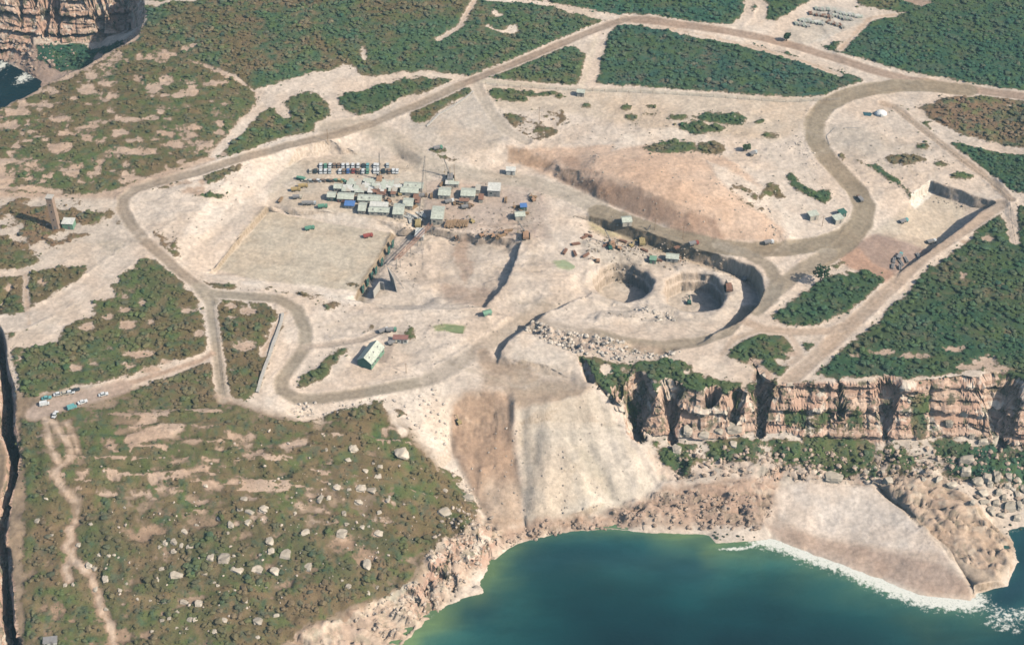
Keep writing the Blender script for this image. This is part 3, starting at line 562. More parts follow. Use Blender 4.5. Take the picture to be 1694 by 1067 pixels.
# tyre tracks and drag lines of the plant, wandering over the open ground
rt = random.Random(44)
spots = [(560,265),(700,285),(760,300),(880,320),(900,360),(930,410),(880,450),(860,500),(800,540),(740,600),(640,540),(600,560),(540,540),(700,240),(840,190),(960,220),(1100,185),(1250,190),(1330,215),(1290,280),(1350,350),(1450,210),(1420,260),(1520,290),(1450,400),(1540,380),(1200,490),(1100,520),(1000,500),(1060,450),(480,300),(460,330),(700,400),(740,440),(780,480),(680,500),(250,340),(300,350),(330,400),(150,420),(230,390),(1180,560),(900,620),(860,640)]
for k_ in range(70):
    a_ = rt.choice(spots); near_ = sorted(spots, key=lambda q: (q[0] - a_[0]) ** 2 + (q[1] - a_[1]) ** 2 * 3)[1:7]; b_ = rt.choice(near_)
    mx, my = (a_[0] + b_[0]) / 2 + rt.uniform(-18, 18), (a_[1] + b_[1]) / 2 + rt.uniform(-8, 8)
    for off in (0, 2.2):
        road((.40,.33,.25) if k_ % 3 else (.66,.57,.47), [(a_[0] + (1 - t_) * rt.uniform(-1, 1) + off * 3, a_[1] + off) if t_ == 0 else ((1-t_)**2 * a_[0] + 2 * t_ * (1-t_) * mx + t_ * t_ * b_[0] + off * 3, (1-t_)**2 * a_[1] + 2 * t_ * (1-t_) * my + t_ * t_ * b_[1] + off) for t_ in (0, .2, .4, .6, .8, 1)], .9, .9, rt.uniform(.15, .45), False, .5)
idx, d = sdist(plan([(360,445),(445,348),(560,372),(648,386),(588,492),(480,478)])); soil[idx] *= (1 + .045 * np.sin((X[idx] * .25 + Y[idx]) * 1.3 + 2 * n_mid[idx]) * (d > 0) + .05 * n_big[idx] * (d > 0))[:, None]
soil *= np.where(((Z > 26) & (veg < 0))[:, None], np.array([[1.03, 1.01, 0.995]]), 1.0)
# low heath canopy: colour varies from plant to plant
f1 = fbm(X / 4.2, Y / 3.6, 501, 3); f2 = fbm(X / 9, Y / 7, 503, 3); f3 = fbm(X / 2.4, Y / 2.4, 505, 2)
gv = np.array([.078, .112, .038]); bv = np.array([.185, .128, .078]); tv = np.array([.045, .085, .060])
green_ok = (vcol[:, 1] / vcol.sum(1) < .47)
m1 = (sstep(.10, .42, f1 + .4 * f2) * .6)[:, None]; vcol = vcol * (1 - m1) + gv * (.55 + 5.2 * vcol[:, 1:2] * .9) * m1
m2 = (sstep(.12, .42, -f1 + .5 * f2) * .55 * np.where(green_ok, 1, .35))[:, None]; vcol = vcol * (1 - m2) + bv * m2
m3 = (sstep(.25, .5, f3 + .3 * f2) * .5)[:, None]; vcol = vcol * (1 - m3) + tv * m3
# slope dependent rock; steep faces lose their scrub
steep = 1 - sstep(.62, .80, N0[:, 2]); steep *= 1
inc = (proj(V)[1])     # only used for statistics
veg = np.where(N0[:, 2] < .60, np.minimum(veg, n_big * 7 - 1.7), veg)

# ------------------------------------------------------------------ roughening (real relief)
dz = .30 * n_mid + .16 * n_sm
dz = dz * (1 - .75 * smoothm)
land = Z > .2
hl = sstep(-2, 2, veg) * (1 - smoothm)
flatfloor = (Z < 1.2)
gr = sstep(41, 36, Z) * (proj(V)[0] < 820) * (proj(V)[1] > 680)
spoil_idx = np.zeros(len(V))
for pl in [[(845,650),(960,655),(985,640),(1090,790),(1060,835),(940,865),(860,870)], [(742,655),(842,650),(868,860),(812,870),(742,740)]]:
    idx, d = sdist(plan(pl)); spoil_idx[idx] = np.maximum(spoil_idx[idx], sstep(0, 4, d))
ribs = fbm(X / 5.5 + Y / 40, Y / 60, 77, 3)
dz += spoil_idx * (ribs * .7 + 1.3 * fbm(X / 15, Y / 40, 78, 2)) + gr * (n_big * 1.9 + n_str * .8) + ledge * sstep(-.05, .12, n_str) * 1.3
rk = np.zeros(len(V))
def groove(pts, dep, w_):
    idx, d = sdist(plan(pts), False, w_ * 3 + 2); dz[idx] -= dep * (.55 if w_ > 1.9 and dep < 3 else 1) * np.exp(-(d / w_) ** 2) * (1 + .5 * n_mid[idx])
for g_ in [([(862,690),(858,760),(866,830),(872,862)], 2.4, 3), ([(975,742),(995,785),(1015,825)], 2.0, 2.2), ([(1022,690),(1050,745),(1085,800),(1060,828)], 2.2, 2.2), ([(915,700),(932,780),(928,850)], 1.2, 2), ([(838,652),(842,690),(832,730)], 2.6, 2.4), ([(850,672),(856,740),(862,800)], -2.6, 2.2), ([(838,720),(846,790),(856,850)], 1.6, 2.6), ([(1455,802),(1500,840),(1522,866)], 2.2, .9), ([(1515,828),(1540,850),(1558,872)], 1.8, .8), ([(1528,800),(1552,835),(1578,866)], 1.4, .8), ([(1590,830),(1620,868)], 1.2, .8), ([(1540,880),(1580,925),(1612,965)], 1.3, .9), ([(1600,880),(1640,930)], 1.0, .8), ([(1560,800),(1600,850),(1650,910)], 1.0, .9),
    ([(905,740),(898,840)], -2.0, 5), ([(955,760),(972,835)], -2.2, 5), ([(1030,745),(1055,800)], -2.0, 4), ([(1000,700),(1020,760)], 1.0, 2), ([(890,690),(885,760)], 1.0, 2)] + [([(u_, 690 + 4 * (k_ % 2)), (u_ - 4, 718 + 3 * (k_ % 3))], .9, .9) for k_, u_ in enumerate(range(758, 836, 9))]:
    groove(*g_)
# the unfinished ground: small benches, cut lips and dumped heaps
for pn_, pl in enumerate([[(640,380),(870,350),(960,400),(960,500),(860,560),(700,500),(600,500)], [(960,395),(1110,405),(1240,450),(1240,500),(1170,545),(980,540),(960,470)], [(600,505),(840,505),(800,560),(700,610),(560,640),(530,560)], [(690,215),(930,170),(980,230),(900,270),(760,280)], [(870,540),(930,510),(1100,525),(1000,560)], [(1380,210),(1520,240),(1630,300),(1500,320),(1430,320)], [(230,330),(330,290),(440,330),(300,430),(240,390)], [(980,170),(1250,180),(1320,240),(1270,340),(1100,250)]]):
    idx, d = sdist(plan(pl)); k_ = sstep(0, 5, d) * (1 - smoothm[idx]) * (.75 if pn_ < 2 else .4); q_ = fbm(X[idx] / 24, Y[idx] / 9, 611, 2); r_ = fbm(X[idx] / 9, Y[idx] / 4, 613, 2)
    for (u_, v_, r0_, z_, _d) in TANKS:
        c_ = un(u_, v_, z_); k_ = k_ * sstep(r0_, r0_ + 4, np.hypot(X[idx] - c_[0], Y[idx] - c_[1]))
    dz[idx] += k_ * (1.0 * sstep(-.02, .03, q_) + .7 * sstep(.22, .26, q_) + .45 * sstep(.2, .5, r_) - .4 * sstep(.28, .34, -r_))
    soil[idx] *= (1 - .10 * k_ * sstep(.12, .3, np.abs(r_)) + .05 * k_ * sstep(-.02, .03, q_))[:, None]
dz += bermz
can = sstep(-.2, 1.3, veg) * (.55 + .38 * f1 + .30 * f3 + .25 * n_sm); dz += np.maximum(can, 0) * (N0[:, 2] > .6) * np.where(ledge > .3, .6, 1.1)
for pl in [[(820,880),(960,852),(1100,800),(1290,800),(1262,870),(1060,872),(830,900)], [(1450,800),(1560,780),(1680,900),(1650,968),(1570,910)], [(440,1066),(690,955),(715,890),(790,840),(830,880),(760,985),(640,1090)], [(1060,735),(1690,740),(1690,820),(1290,800),(1090,800)], [(870,535),(930,545),(1130,575),(1100,592),(960,590),(870,550)]]:
    idx, d = sdist(plan(pl)); rk[idx] = np.maximum(rk[idx], sstep(0, 3, d))
blk = np.abs(fbm(X / 3.2 + .6 * n_big, Y / 2.2, 91, 3))
bed = fbm(X / 22 + .5 * n_mid, Y / 2.6 + X / 18, 97, 3)
dz += rk * land * (.9 * n_mid + 1.6 * (blk - .25) + .6 * n_sm + 1.6 * np.sign(bed) * sstep(0, .12, np.abs(bed)))
# terraced strata steps on natural rock
V[:, 2] += dz * (Z > -1)
stp = steep * land
hx = N0[:, 0]; hy = N0[:, 1]; hn = np.maximum(np.hypot(hx, hy), 1e-6); hx = hx / hn; hy = hy / hn
al = X * -hy + Y * hx                  # distance along the face
natural = np.zeros(len(V))
for pl in [[(940,580),(1700,560),(1900,640),(1900,820),(1060,800)], [(-250,-60),(250,-60),(250,80),(-250,130)], [(440,1066),(690,955),(715,890),(790,840),(840,880),(760,1000),(640,1120),(400,1150)], [(-20,500),(50,700),(50,1100),(-120,1100),(-120,560)]]:
    idx, d = sdist(plan(pl)); natural[idx] = np.maximum(natural[idx], sstep(-3, 2, d))
zz = V[:, 2] + 1.2 * n_big
lay = np.sin(zz * 1.15 + 1.5 * noise(zz * .35, X / 60, 41)) + .7 * np.sign(np.sin(zz * .62 + 2)) + .5 * noise(zz * 1.8, X / 30, 43)
jw = noise(X / 6.5, Y / 30 + zz * .01, 51); jn = np.abs(jw)
fis = -sstep(.16, .0, jn) * 3.0 + fbm(X / 11, zz / 22, 53, 3) * 2.6 + noise(X / 2.4, zz / 5, 57) * .7
am = stp * natural
hh = lambda a, b, s_: _h(np.floor(a).astype(np.int64), np.floor(b).astype(np.int64), np.zeros(len(V), np.int64), s_)
zb = zz / 5.5 + .5 * noise(X / 25, zz / 9, 71); xb = X / 7.5 + 3 * _h(np.floor(zb).astype(np.int64), np.zeros(len(V), np.int64), np.zeros(len(V), np.int64), 72) + .35 * n_mid
zc = zz / 2.1 + .4 * noise(X / 14, zz / 6, 73); xc = X / 3.1 + 3 * _h(np.floor(zc).astype(np.int64), np.zeros(len(V), np.int64), np.zeros(len(V), np.int64), 74) + .3 * n_mid
blkd = hh(xb, zb, 75) * 2.0 + hh(xc, zc, 76) * .85
modf = sstep(-.3, .4, noise(X / 30, zz / 40, 79)); fis = fis * (.35 + .65 * modf) + blkd; lay = lay * .8
V[:, 0] += hx * am * (lay * .55 + fis * .35); V[:, 1] += hy * am * (lay * 1.3 + fis * .55)
am2 = stp * (1 - natural) * sstep(.9, .6, N0[:, 2])
V[:, 0] += hx * am2 * noise(X / 1.6, zz / 4, 61) * .5; V[:, 1] += hy * am2 * (noise(X / 1.6, Y/1.6, 62, zz / 4) * .5 + noise(X / 4.5, Y / 30, 66) * .8)
N1 = normals(V, T)
# ------------------------------------------------------------------ mesh and materials
def mesh_np(name, V, T, mat, parent=None, smooth_=False, attrs=None):
    me = bpy.data.meshes.new(name); n = len(V); m = len(T); k = T.shape[1]
    me.vertices.add(n); me.vertices.foreach_set('co', np.ascontiguousarray(V, np.float32).ravel())
    me.loops.add(m * k); me.loops.foreach_set('vertex_index', np.ascontiguousarray(T, np.int32).ravel())
    me.polygons.add(m); me.polygons.foreach_set('loop_start', np.arange(0, m * k, k, dtype=np.int32))
    try: me.polygons.foreach_set('loop_total', np.full(m, k, np.int32))
    except Exception: pass
    me.polygons.foreach_set('use_smooth', np.full(m, smooth_, bool))
    for an, (tp, arr) in (attrs or {}).items():
        dom = 'POINT' if len(arr) == n else 'FACE'
        at_ = me.attributes.new(an, tp, dom)
        if tp == 'FLOAT_COLOR':
            a4 = np.ones((len(arr), 4), np.float32); a4[:, :3] = arr; at_.data.foreach_set('color', a4.ravel())
        else: at_.data.foreach_set('value', np.asarray(arr, np.float32))
    me.update(calc_edges=True); me.validate()
    if mat: me.materials.append(mat)
    o = bpy.data.objects.new(name, me); COL.objects.link(o)
    if parent: o.parent = parent
    return o
class NT:
    def __init__(s, name):
        s.m = bpy.data.materials.new(name); s.m.use_nodes = True; s.t = s.m.node_tree; s.b = s.t.nodes['Principled BSDF']
        s.b.inputs['Roughness'].default_value = .9; s.b.inputs['Specular IOR Level'].default_value = .15
    def n(s, typ, **kw):
        x = s.t.nodes.new(typ)
        for k, v in kw.items():
            if k.startswith('i_'):
                key = k[2:]; key = int(key) if key.isdigit() else key.replace('_', ' '); sock = x.inputs[key]
                if isinstance(v, bpy.types.NodeSocket): s.t.links.new(v, sock)
                else: sock.default_value = v
            else: setattr(x, k, v)
        return x
    def attr(s, nm, col=False):
        a = s.n('ShaderNodeAttribute', attribute_name=nm); return a.outputs['Color'] if col else a.outputs['Fac']
    def math(s, op, a, b=0.0, c=None, clamp=False):
        x = s.n('ShaderNodeMath', operation=op, use_clamp=clamp, i_0=a, i_1=b)
        if c is not None: 
            if isinstance(c, bpy.types.NodeSocket): s.t.links.new(c, x.inputs[2])
            else: x.inputs[2].default_value = c
        return x.outputs[0]
    def pos(s, sc=(1, 1, 1)):
        g = s.n('ShaderNodeNewGeometry'); mp = s.n('ShaderNodeMapping', i_Vector=g.outputs['Position']); mp.inputs['Scale'].default_value = sc; return mp.outputs[0]
    def noise(s, vec, sc, det=4.0, rough=.6):
        x = s.n('ShaderNodeTexNoise', i_Vector=vec, i_Scale=sc, i_Detail=det, i_Roughness=rough); return x.outputs['Fac']
    def mix(s, f, a, b, mode='MIX'):
        x = s.n('ShaderNodeMix', data_type='RGBA', blend_type=mode); ins = x.inputs
        for sock, v in ((ins[0], f), (ins[6], a), (ins[7], b)):
            if isinstance(v, bpy.types.NodeSocket): s.t.links.new(v, sock)
            else: sock.default_value = v if not isinstance(v, tuple) else (*v, 1)[:4]
        return x.outputs[2]
    def ramp(s, f, lo, hi, a=0.0, b=1.0):
        x = s.n('ShaderNodeMapRange', interpolation_type='SMOOTHSTEP', i_0=f, i_1=lo, i_2=hi, i_3=a, i_4=b); return x.outputs[0]
    def out(s, col, bump=None, strength=.5, dist=.5):
        if isinstance(col, bpy.types.NodeSocket): s.t.links.new(col, s.b.inputs['Base Color'])
        else: s.b.inputs['Base Color'].default_value = (*col, 1)
        if bump is not None:
            bm_ = s.n('ShaderNodeBump', i_Height=bump, i_Strength=strength, i_Distance=dist); s.t.links.new(bm_.outputs[0], s.b.inputs['Normal'])
        return s.m
def terrain_mat():
    s = NT('ground_surface'); P = s.pos()
    n1 = s.noise(P, .55, 5, .65); n2 = s.noise(P, .12, 4); n3 = s.noise(P, 2.2, 3)
    soil_ = s.attr('soil', True)
    g = s.math('ADD', s.math('MULTIPLY', s.ramp(n1, .3, .7), .34), .83)
    g = s.math('MULTIPLY', g, s.math('ADD', s.math('MULTIPLY', s.ramp(n2, .35, .65), .18), .91))
    gc = s.n('ShaderNodeCombineColor', i_0=g, i_1=g, i_2=g).outputs[0]
    col = s.mix(1.0, soil_, gc, 'MULTIPLY')
    # scattered weeds and dark stones on bare ground
    wd = s.ramp(s.noise(s.pos(), .9, 4, .75), .66, .74); wd = s.math('MULTIPLY', wd, s.attr('weed'))
    col = s.mix(wd, col, (.13, .11, .06))
    # wheel tracks and drag marks: warped fine streaks over the worked ground
    wv = s.n('ShaderNodeTexWave', wave_type='BANDS', bands_direction='DIAGONAL', i_Vector=s.pos((1, 1, .2)), i_Scale=.10, i_Distortion=26.0, i_Detail=3.0)
    wv.inputs['Detail Scale'].default_value = .35; tr = s.ramp(wv.outputs['Fac'], .90, .99); tr = s.math('MULTIPLY', s.math('MULTIPLY', tr, s.ramp(n2, .42, .6)), s.attr('worked'))
    col = s.mix(s.math('MULTIPLY', tr, .22), col, (.34, .27, .20))
    tint = s.ramp(s.noise(P, .035, 3), .4, .62); col = s.mix(s.math('MULTIPLY', tint, .5), col, s.mix(1.0, col, (1.03, .93, .84), 'MULTIPLY'))
    # rock faces: beds and joints
    Pz = s.pos((.09, .09, 1.0)); beds = s.noise(Pz, .9, 4, .7); Pj = s.pos((1, .6, .07)); jn = s.noise(Pj, .45, 4, .7)
    rkc = s.mix(s.ramp(beds, .36, .6), (.37, .225, .15), (.63, .455, .335))
    rkc = s.mix(s.ramp(s.noise(P, .05, 3), .4, .6), rkc, (.52, .325, .23))
    rkc = s.mix(s.ramp(s.noise(P, .10, 4, .7), .52, .62), rkc, (.70, .58, .45))
    rkc = s.mix(s.ramp(jn, .66, .74), rkc, (.13, .12, .10))
    rkc = s.mix(s.math('MULTIPLY', s.ramp(s.noise(P, .16, 5, .7), .53, .6), .85), rkc, (.13, .125, .075))
    col = s.mix(s.attr('rock'), col, rkc)
    cutc = s.mix(1.0, soil_, s.mix(s.ramp(s.noise(s.pos((1, 1, .12)), 1.1, 3), .35, .65), (.76, .70, .64), (1.05, 1, .96)), 'MULTIPLY')
    col = s.mix(s.attr('cut'), col, cutc)
    # litter and low heath under the scrub
    vv = s.math('ADD', s.attr('veg'), s.math('MULTIPLY', s.math('SUBTRACT', n1, .5), 5.0))
    vm = s.ramp(vv, -.25, .35)
    vc = s.attr('vcol', True)
    fringe = s.ramp(vv, .1, 1.1)
    vc2 = s.mix(fringe, (.21, .15, .095), s.mix(1.0, vc, s.mix(s.ramp(n3, .3, .7), (.98, .97, .92), (1.42, 1.36, 1.25)), 'MULTIPLY'))
    col = s.mix(vm, col, vc2)
    bh = s.math('ADD', s.math('MULTIPLY', n1, 1.0), s.math('MULTIPLY', n3, .5))
    return s.out(col, bh, .55, .35)
weed = np.clip(.25 + n_huge * .5 + n_big * .4, 0, 1) * (1 - smoothm)
for pl in [[(360,445),(445,348),(560,372),(648,386),(588,492),(480,478)]]:
    idx, d = sdist(plan(pl)); weed[idx] = 0
U_, V__ = proj(V)
weed = np.where((V__ > 790) & (U_ > 1250) & (Z < 8), 0, weed)
M_ground = terrain_mat()
ter = mesh_np('ground', V, T, M_ground, smooth_=True, attrs={'soil': ('FLOAT_COLOR', np.clip(soil, 0, .85)), 'veg': ('FLOAT', veg), 'vcol': ('FLOAT_COLOR', vcol),
    'rock': ('FLOAT', np.clip(steep * natural + rk * .35 * land, 0, 1)), 'cut': ('FLOAT', np.clip(steep * (1 - natural), 0, 1)), 'weed': ('FLOAT', weed), 'worked': ('FLOAT', np.clip((1 - natural) * (Z > 25), 0, 1))})
ter['kind'] = 'structure'
ter.data.polygons.foreach_set('use_smooth', (steep * natural)[T].mean(1) < .35)
bvh = BVHTree.FromPolygons([tuple(p) for p in V], T.tolist())
def at(u, v):
    return hit(u, v, bvh)
def ground_z(x, y):
    h = bvh.ray_cast(Vector((x, y, 400)), Vector((0, 0, -1)))[0]; return h.z if h is not None else 0
# --- sea
nx, ny = 260, 170
gx = np.linspace(-500, 900, nx); gy = np.concatenate([np.linspace(120, 330, 30), np.linspace(333, 560, 110), np.linspace(580, 1000, 30)])
ny = len(gy); GX, GY = np.meshgrid(gx, gy); sx, sy = GX.ravel(), GY.ravel()
SP = np.array([[p[0], p[1]] for p in shoreP]); ds = np.full(len(sx), 1e9)
for i in range(len(SP) - 1):
    a = SP[i]; e = SP[i + 1] - a; t = np.clip(((sx - a[0]) * e[0] + (sy - a[1]) * e[1]) / (e * e).sum(), 0, 1)
    ds = np.minimum(ds, np.hypot(sx - a[0] - t * e[0], sy - a[1] - t * e[1]))
def near(pts, sc=1):
    Pp_ = [un(u, v, 0) for u, v in pts]; d = np.full(len(sx), 1e9)
    for i in range(len(Pp_) - 1):
        a = np.array(Pp_[i][:2]); e = np.array(Pp_[i + 1][:2]) - a; t = np.clip(((sx - a[0]) * e[0] + (sy - a[1]) * e[1]) / max((e * e).sum(), 1e-6), 0, 1)
        d = np.minimum(d, np.hypot(sx - a[0] - t * e[0], sy - a[1] - t * e[1]))
    return d
nz1 = fbm(sx / 14, sy / 10, 201, 4); nz2 = fbm(sx / 50, sy / 30, 203, 3)
shal = np.exp(-np.maximum(ds + nz1 * 9, 0) / 8.0)
shal *= 1 - .9 * np.exp(-(near([(880,920),(960,905),(1060,905)]) / 9) ** 2)
shal *= 1 - np.exp(-(near([(1690,890),(1700,960),(1660,985)]) / 14) ** 2)
shal = np.maximum(shal * .9, .8 * np.exp(-near([(800,960),(820,925),(860,905)]) / 6))
mid = np.clip(np.exp(-np.maximum(ds - 6 + nz2 * 26, 0) / 26) * .95 + .09 * nz1, 0, 1)
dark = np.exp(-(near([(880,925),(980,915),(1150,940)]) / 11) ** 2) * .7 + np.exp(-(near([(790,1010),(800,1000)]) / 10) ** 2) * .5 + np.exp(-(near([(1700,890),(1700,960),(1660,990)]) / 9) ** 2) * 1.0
foam = np.maximum.reduce([np.exp(-(near([(1262,886),(1300,895),(1350,915),(1400,930),(1440,950),(1480,968),(1530,985),(1580,990),(1605,990)]) / 7.6) ** 2) * 1.1,
    np.exp(-(near([(1190,905),(1230,908),(1255,900)]) / 1.0) ** 2) * .8, np.exp(-(near([(1640,1005),(1660,1020),(1694,1015)]) / 5.0) ** 2) * .62, np.exp(-(near([(1640,1030),(1680,1040)]) / 4) ** 2) * .6,
    np.exp(-(near([(-20,95),(0,108),(25,122),(55,137),(75,142)]) / 3.6) ** 2) * .95, np.exp(-(near([(705,1018),(720,1016)]) / 1.2) ** 2) * .9, np.exp(-(near([(1560,985),(1600,992)]) / 4) ** 2),
    np.exp(-(near([(1650,870),(1690,878)]) / 2) ** 2) * .5, np.exp(-(near([(0,120),(20,135)]) / 2) ** 2) * .4])
sea_s = NT('sea_water'); s = sea_s
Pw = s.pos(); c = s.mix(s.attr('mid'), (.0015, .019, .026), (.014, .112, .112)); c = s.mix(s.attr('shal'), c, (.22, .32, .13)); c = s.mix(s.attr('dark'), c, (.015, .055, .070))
sw = s.noise(s.pos((.02, .05, 1)), 1.0, 4); c = s.mix(s.math('MULTIPLY', s.ramp(sw, .4, .62), .35), c, (.003, .026, .03))
fm = s.ramp(s.math('ADD', s.attr('foam'), s.math('MULTIPLY', s.math('SUBTRACT', s.noise(Pw, .5, 5, .75), .5), 2.0)), .42, .78)
c = s.mix(s.math('MULTIPLY', fm, s.ramp(s.noise(Pw, 1.3, 4, .7), .3, .5, .55, 1.0)), c, (.74, .72, .62))
s.b.inputs['Specular IOR Level'].default_value = .22; s.t.links.new(s.ramp(fm, 0, 1, .22, .95), s.b.inputs['Roughness'])
M_sea = s.out(c, s.noise(s.pos((1, 1.6, 1)), .35, 6, .66), .45, .6)
q = np.arange(nx * ny).reshape(ny, nx); TQ = np.stack([q[:-1, :-1].ravel(), q[:-1, 1:].ravel(), q[1:, 1:].ravel(), q[1:, :-1].ravel()], 1)
sea = mesh_np('sea', np.stack([sx, sy, np.full(len(sx), -.15) + .06 * nz1], 1), TQ, M_sea, smooth_=True, attrs={'shal': ('FLOAT', shal), 'mid': ('FLOAT', mid), 'dark': ('FLOAT', np.clip(dark, 0, 1)), 'foam': ('FLOAT', foam)})
sea['kind'] = 'structure'

# ------------------------------------------------------------------ scrub: leaf clumps (nobody could count them)
ico = bmesh.new(); bmesh.ops.create_icosphere(ico, subdivisions=1, radius=1); IV = np.array([v.co[:] for v in ico.verts]); IT = np.array([[v.index for v in f.verts] for f in ico.faces]); ico.free()
def clumps(name, C, Rr, colr, mat, flat=.7, jag=.45, seed=1, fv=.2, smo=False):
    r = np.random.default_rng(seed); n = len(C); k = len(IV)
    ang = r.uniform(0, 6.28, n); ca, sa = np.cos(ang), np.sin(ang)
    base = IV[None] * (1 + r.uniform(-jag, jag, (n, k, 1)))
    sxy = r.uniform(.8, 1.25, (n, 1)); x = base[..., 0] * sxy; y = base[..., 1] / sxy
    P = np.stack([x * ca[:, None] - y * sa[:, None], x * sa[:, None] + y * ca[:, None], base[..., 2] * flat], -1) * Rr[:, None, None] + C[:, None]
    TT = (IT[None] + (np.arange(n) * k)[:, None, None]).reshape(-1, 3)
    cc = np.repeat(colr, len(IT), 0) * r.uniform(1 - fv, 1 + fv, (n * len(IT), 1))
    return mesh_np(name, P.reshape(-1, 3), TT, mat, smooth_=smo, attrs={'lc': ('FLOAT_COLOR', cc)})
s = NT('scrub_leaves'); lc = s.attr('lc', True); nn = s.noise(s.pos(), 3.0, 3, .7); vv_ = s.ramp(nn, .3, .7, .72, 1.28); s.b.inputs['Roughness'].default_value = .85
M_leaf = s.out(s.mix(1.0, lc, s.n('ShaderNodeCombineColor', i_0=vv_, i_1=vv_, i_2=vv_).outputs[0], 'MULTIPLY'), nn, .4, .25)
A = V[T]; nf = np.cross(A[:, 1] - A[:, 0], A[:, 2] - A[:, 0]); area = np.linalg.norm(nf, axis=1) / 2; cen = A.mean(1)
cu, cv_ = proj(cen); vis = (cu > -120) & (cu < W_ + 140) & (cv_ > -50) & (cv_ < H_ + 40)
vf = veg[T].mean(1); vcf = vcol[T].mean(1)
ledf = ledge[T].mean(1)
dens = np.where(vis & (vf > -.2) & (cen[:, 2] > .8), np.clip(.12 + vf * .14, .06, .34) * (1 - .3 * ledf), 0) * area
dens = np.where(vis & (vf > -2.6) & (vf <= -.2) & (cen[:, 2] > 3) & (smoothm[T].mean(1) < .1), (.13 + .045 * vf) * area, dens)
nf_ = rng.poisson(dens); fi = np.repeat(np.arange(len(T)), nf_)
r1 = rng.uniform(0, 1, (len(fi), 2)); sw_ = r1.sum(1) > 1; r1[sw_] = 1 - r1[sw_]
Cp = A[fi, 0] + (A[fi, 1] - A[fi, 0]) * r1[:, :1] + (A[fi, 2] - A[fi, 0]) * r1[:, 1:]
fine = fbm(Cp[:, 0] / 3.0, Cp[:, 1] / 3.0, 301, 3); fn2 = fbm(Cp[:, 0] / 9, Cp[:, 1] / 7, 303, 3)
keep = (vf[fi] + fine * 3.2 > .1) | (vf[fi] < -.2); Cp = Cp[keep]; fi = fi[keep]; fine = fine[keep]; fn2 = fn2[keep]
rad = rng.gamma(3, .19, len(Cp)) * (1 + .5 * fn2) * np.clip(.55 + vf[fi] * .2, .5, 1.15); rad = np.clip(rad, .22, 1.7)
hd = np.clip(ledge[T[fi][:, 0]] + 0, 0, 1); rad = rad * (1 - .25 * hd); cc_ = vcf[fi] * 1.24; tint = rng.uniform(0, 1, (len(Cp), 1))
cc_ = cc_ * (1 + .25 * fn2[:, None]) 
cc_ = np.where(tint < .08, cc_ * .65 + np.array([.17, .125, .08]) * .35, cc_); cc_ = np.where(tint > .95, cc_ * np.array([.6, .8, .9]), cc_)
Cp[:, 2] += rad * .45
print('scrub', len(Cp))
big = clumps('scrub', Cp, rad, cc_, M_leaf, flat=.42, jag=.3, fv=.10); big['kind'] = 'stuff'; big['label'] = 'low green and olive coastal heath scrub covering the headland'; big['category'] = 'scrub'
# ------------------------------------------------------------------ loose rock (rubble that nobody could count)
s = NT('loose_rock'); lc = s.attr('lc', True); nn = s.noise(s.pos(), 1.6, 4, .7); vv_ = s.ramp(nn, .3, .7, .78, 1.18)
M_rub = s.out(s.mix(1.0, lc, s.n('ShaderNodeCombineColor', i_0=vv_, i_1=vv_, i_2=vv_).outputs[0], 'MULTIPLY'), nn, .5, .2)
def scatter(name, label, polys, per, rlo, rhi, col, seed, mat=None, flat=.75, jag=.28):
    r = np.random.default_rng(seed); Cs = []
    for pl in polys:
        P = plan(pl); idx, d = sdist(P); ok = np.zeros(len(V), bool); ok[idx[d > 0]] = True
        tf = np.where(ok[T].all(1))[0]
        k = r.poisson(area[tf] * per); f = np.repeat(tf, k); q = r.uniform(0, 1, (len(f), 2)); sw = q.sum(1) > 1; q[sw] = 1 - q[sw]
        Cs.append(A[f, 0] + (A[f, 1] - A[f, 0]) * q[:, :1] + (A[f, 2] - A[f, 0]) * q[:, 1:])
    C = np.concatenate(Cs); C = C[C[:, 2] > -.3]; cl = fbm(C[:, 0] / 6, C[:, 1] / 5, seed, 3); C = C[cl + r.uniform(-.6, .6, len(C)) > -.15]
    rd = rlo + (rhi - rlo) * r.uniform(0, 1, len(C)) ** 3; C[:, 2] += rd * .25
    c = np.array(col) * r.uniform(.75, 1.2, (len(C), 1))
    o = clumps(name, C, rd, c, mat or M_rub, flat=flat, jag=jag, seed=seed, fv=.12); o['kind'] = 'stuff'; o['label'] = label; o['category'] = 'rubble'; return o
scatter('rubble', 'pale broken sandstone rubble tipped along the edge of the haul road bench', [[(868,533),(930,546),(1010,562),(1075,578),(1130,582),(1100,594),(1030,598),(960,590),(900,566),(866,548)], [(1050,512),(1110,518),(1125,532),(1070,535)]], .8, .25, 1.25, (.60, .51, .41), 401)
scatter('rubble', 'brown and pale rocks heaped along the waterline below the spoil slope', [[(806,890),(870,868),(960,856),(1060,835),(1095,815),(1200,812),(1290,830),(1262,878),(1190,880),(1060,874),(940,880),(838,905)]], .55, .25, 1.3, (.44, .32, .235), 402)
scatter('rubble', 'weathered sandstone talus strewn under the long sea cliff', [[(1110,745),(1300,730),(1450,735),(1694,745),(1694,840),(1640,860),(1560,795),(1440,795),(1290,795),(1120,800)]], .35, .25, 1.5, (.46, .34, .25), 403)
scatter('rubble', 'pale spoil stones spilling down beside the road hairpin', [[(640,655),(745,635),(745,745),(715,735),(680,700)], [(470,668),(600,662),(660,650),(660,662),(560,690),(480,690)]], .35, .2, .9, (.62, .52, .42), 404)
scatter('rubble', 'pale stones lining the shoulder of the sealed bend', [[(1292,240),(1330,235),(1368,275),(1345,282),(1315,265)], [(1270,335),(1300,385),(1290,400),(1262,380)], [(960,395),(1060,400),(1130,415),(1120,440),(1000,435)]], .3, .2, .8, (.55, .46, .37), 405)
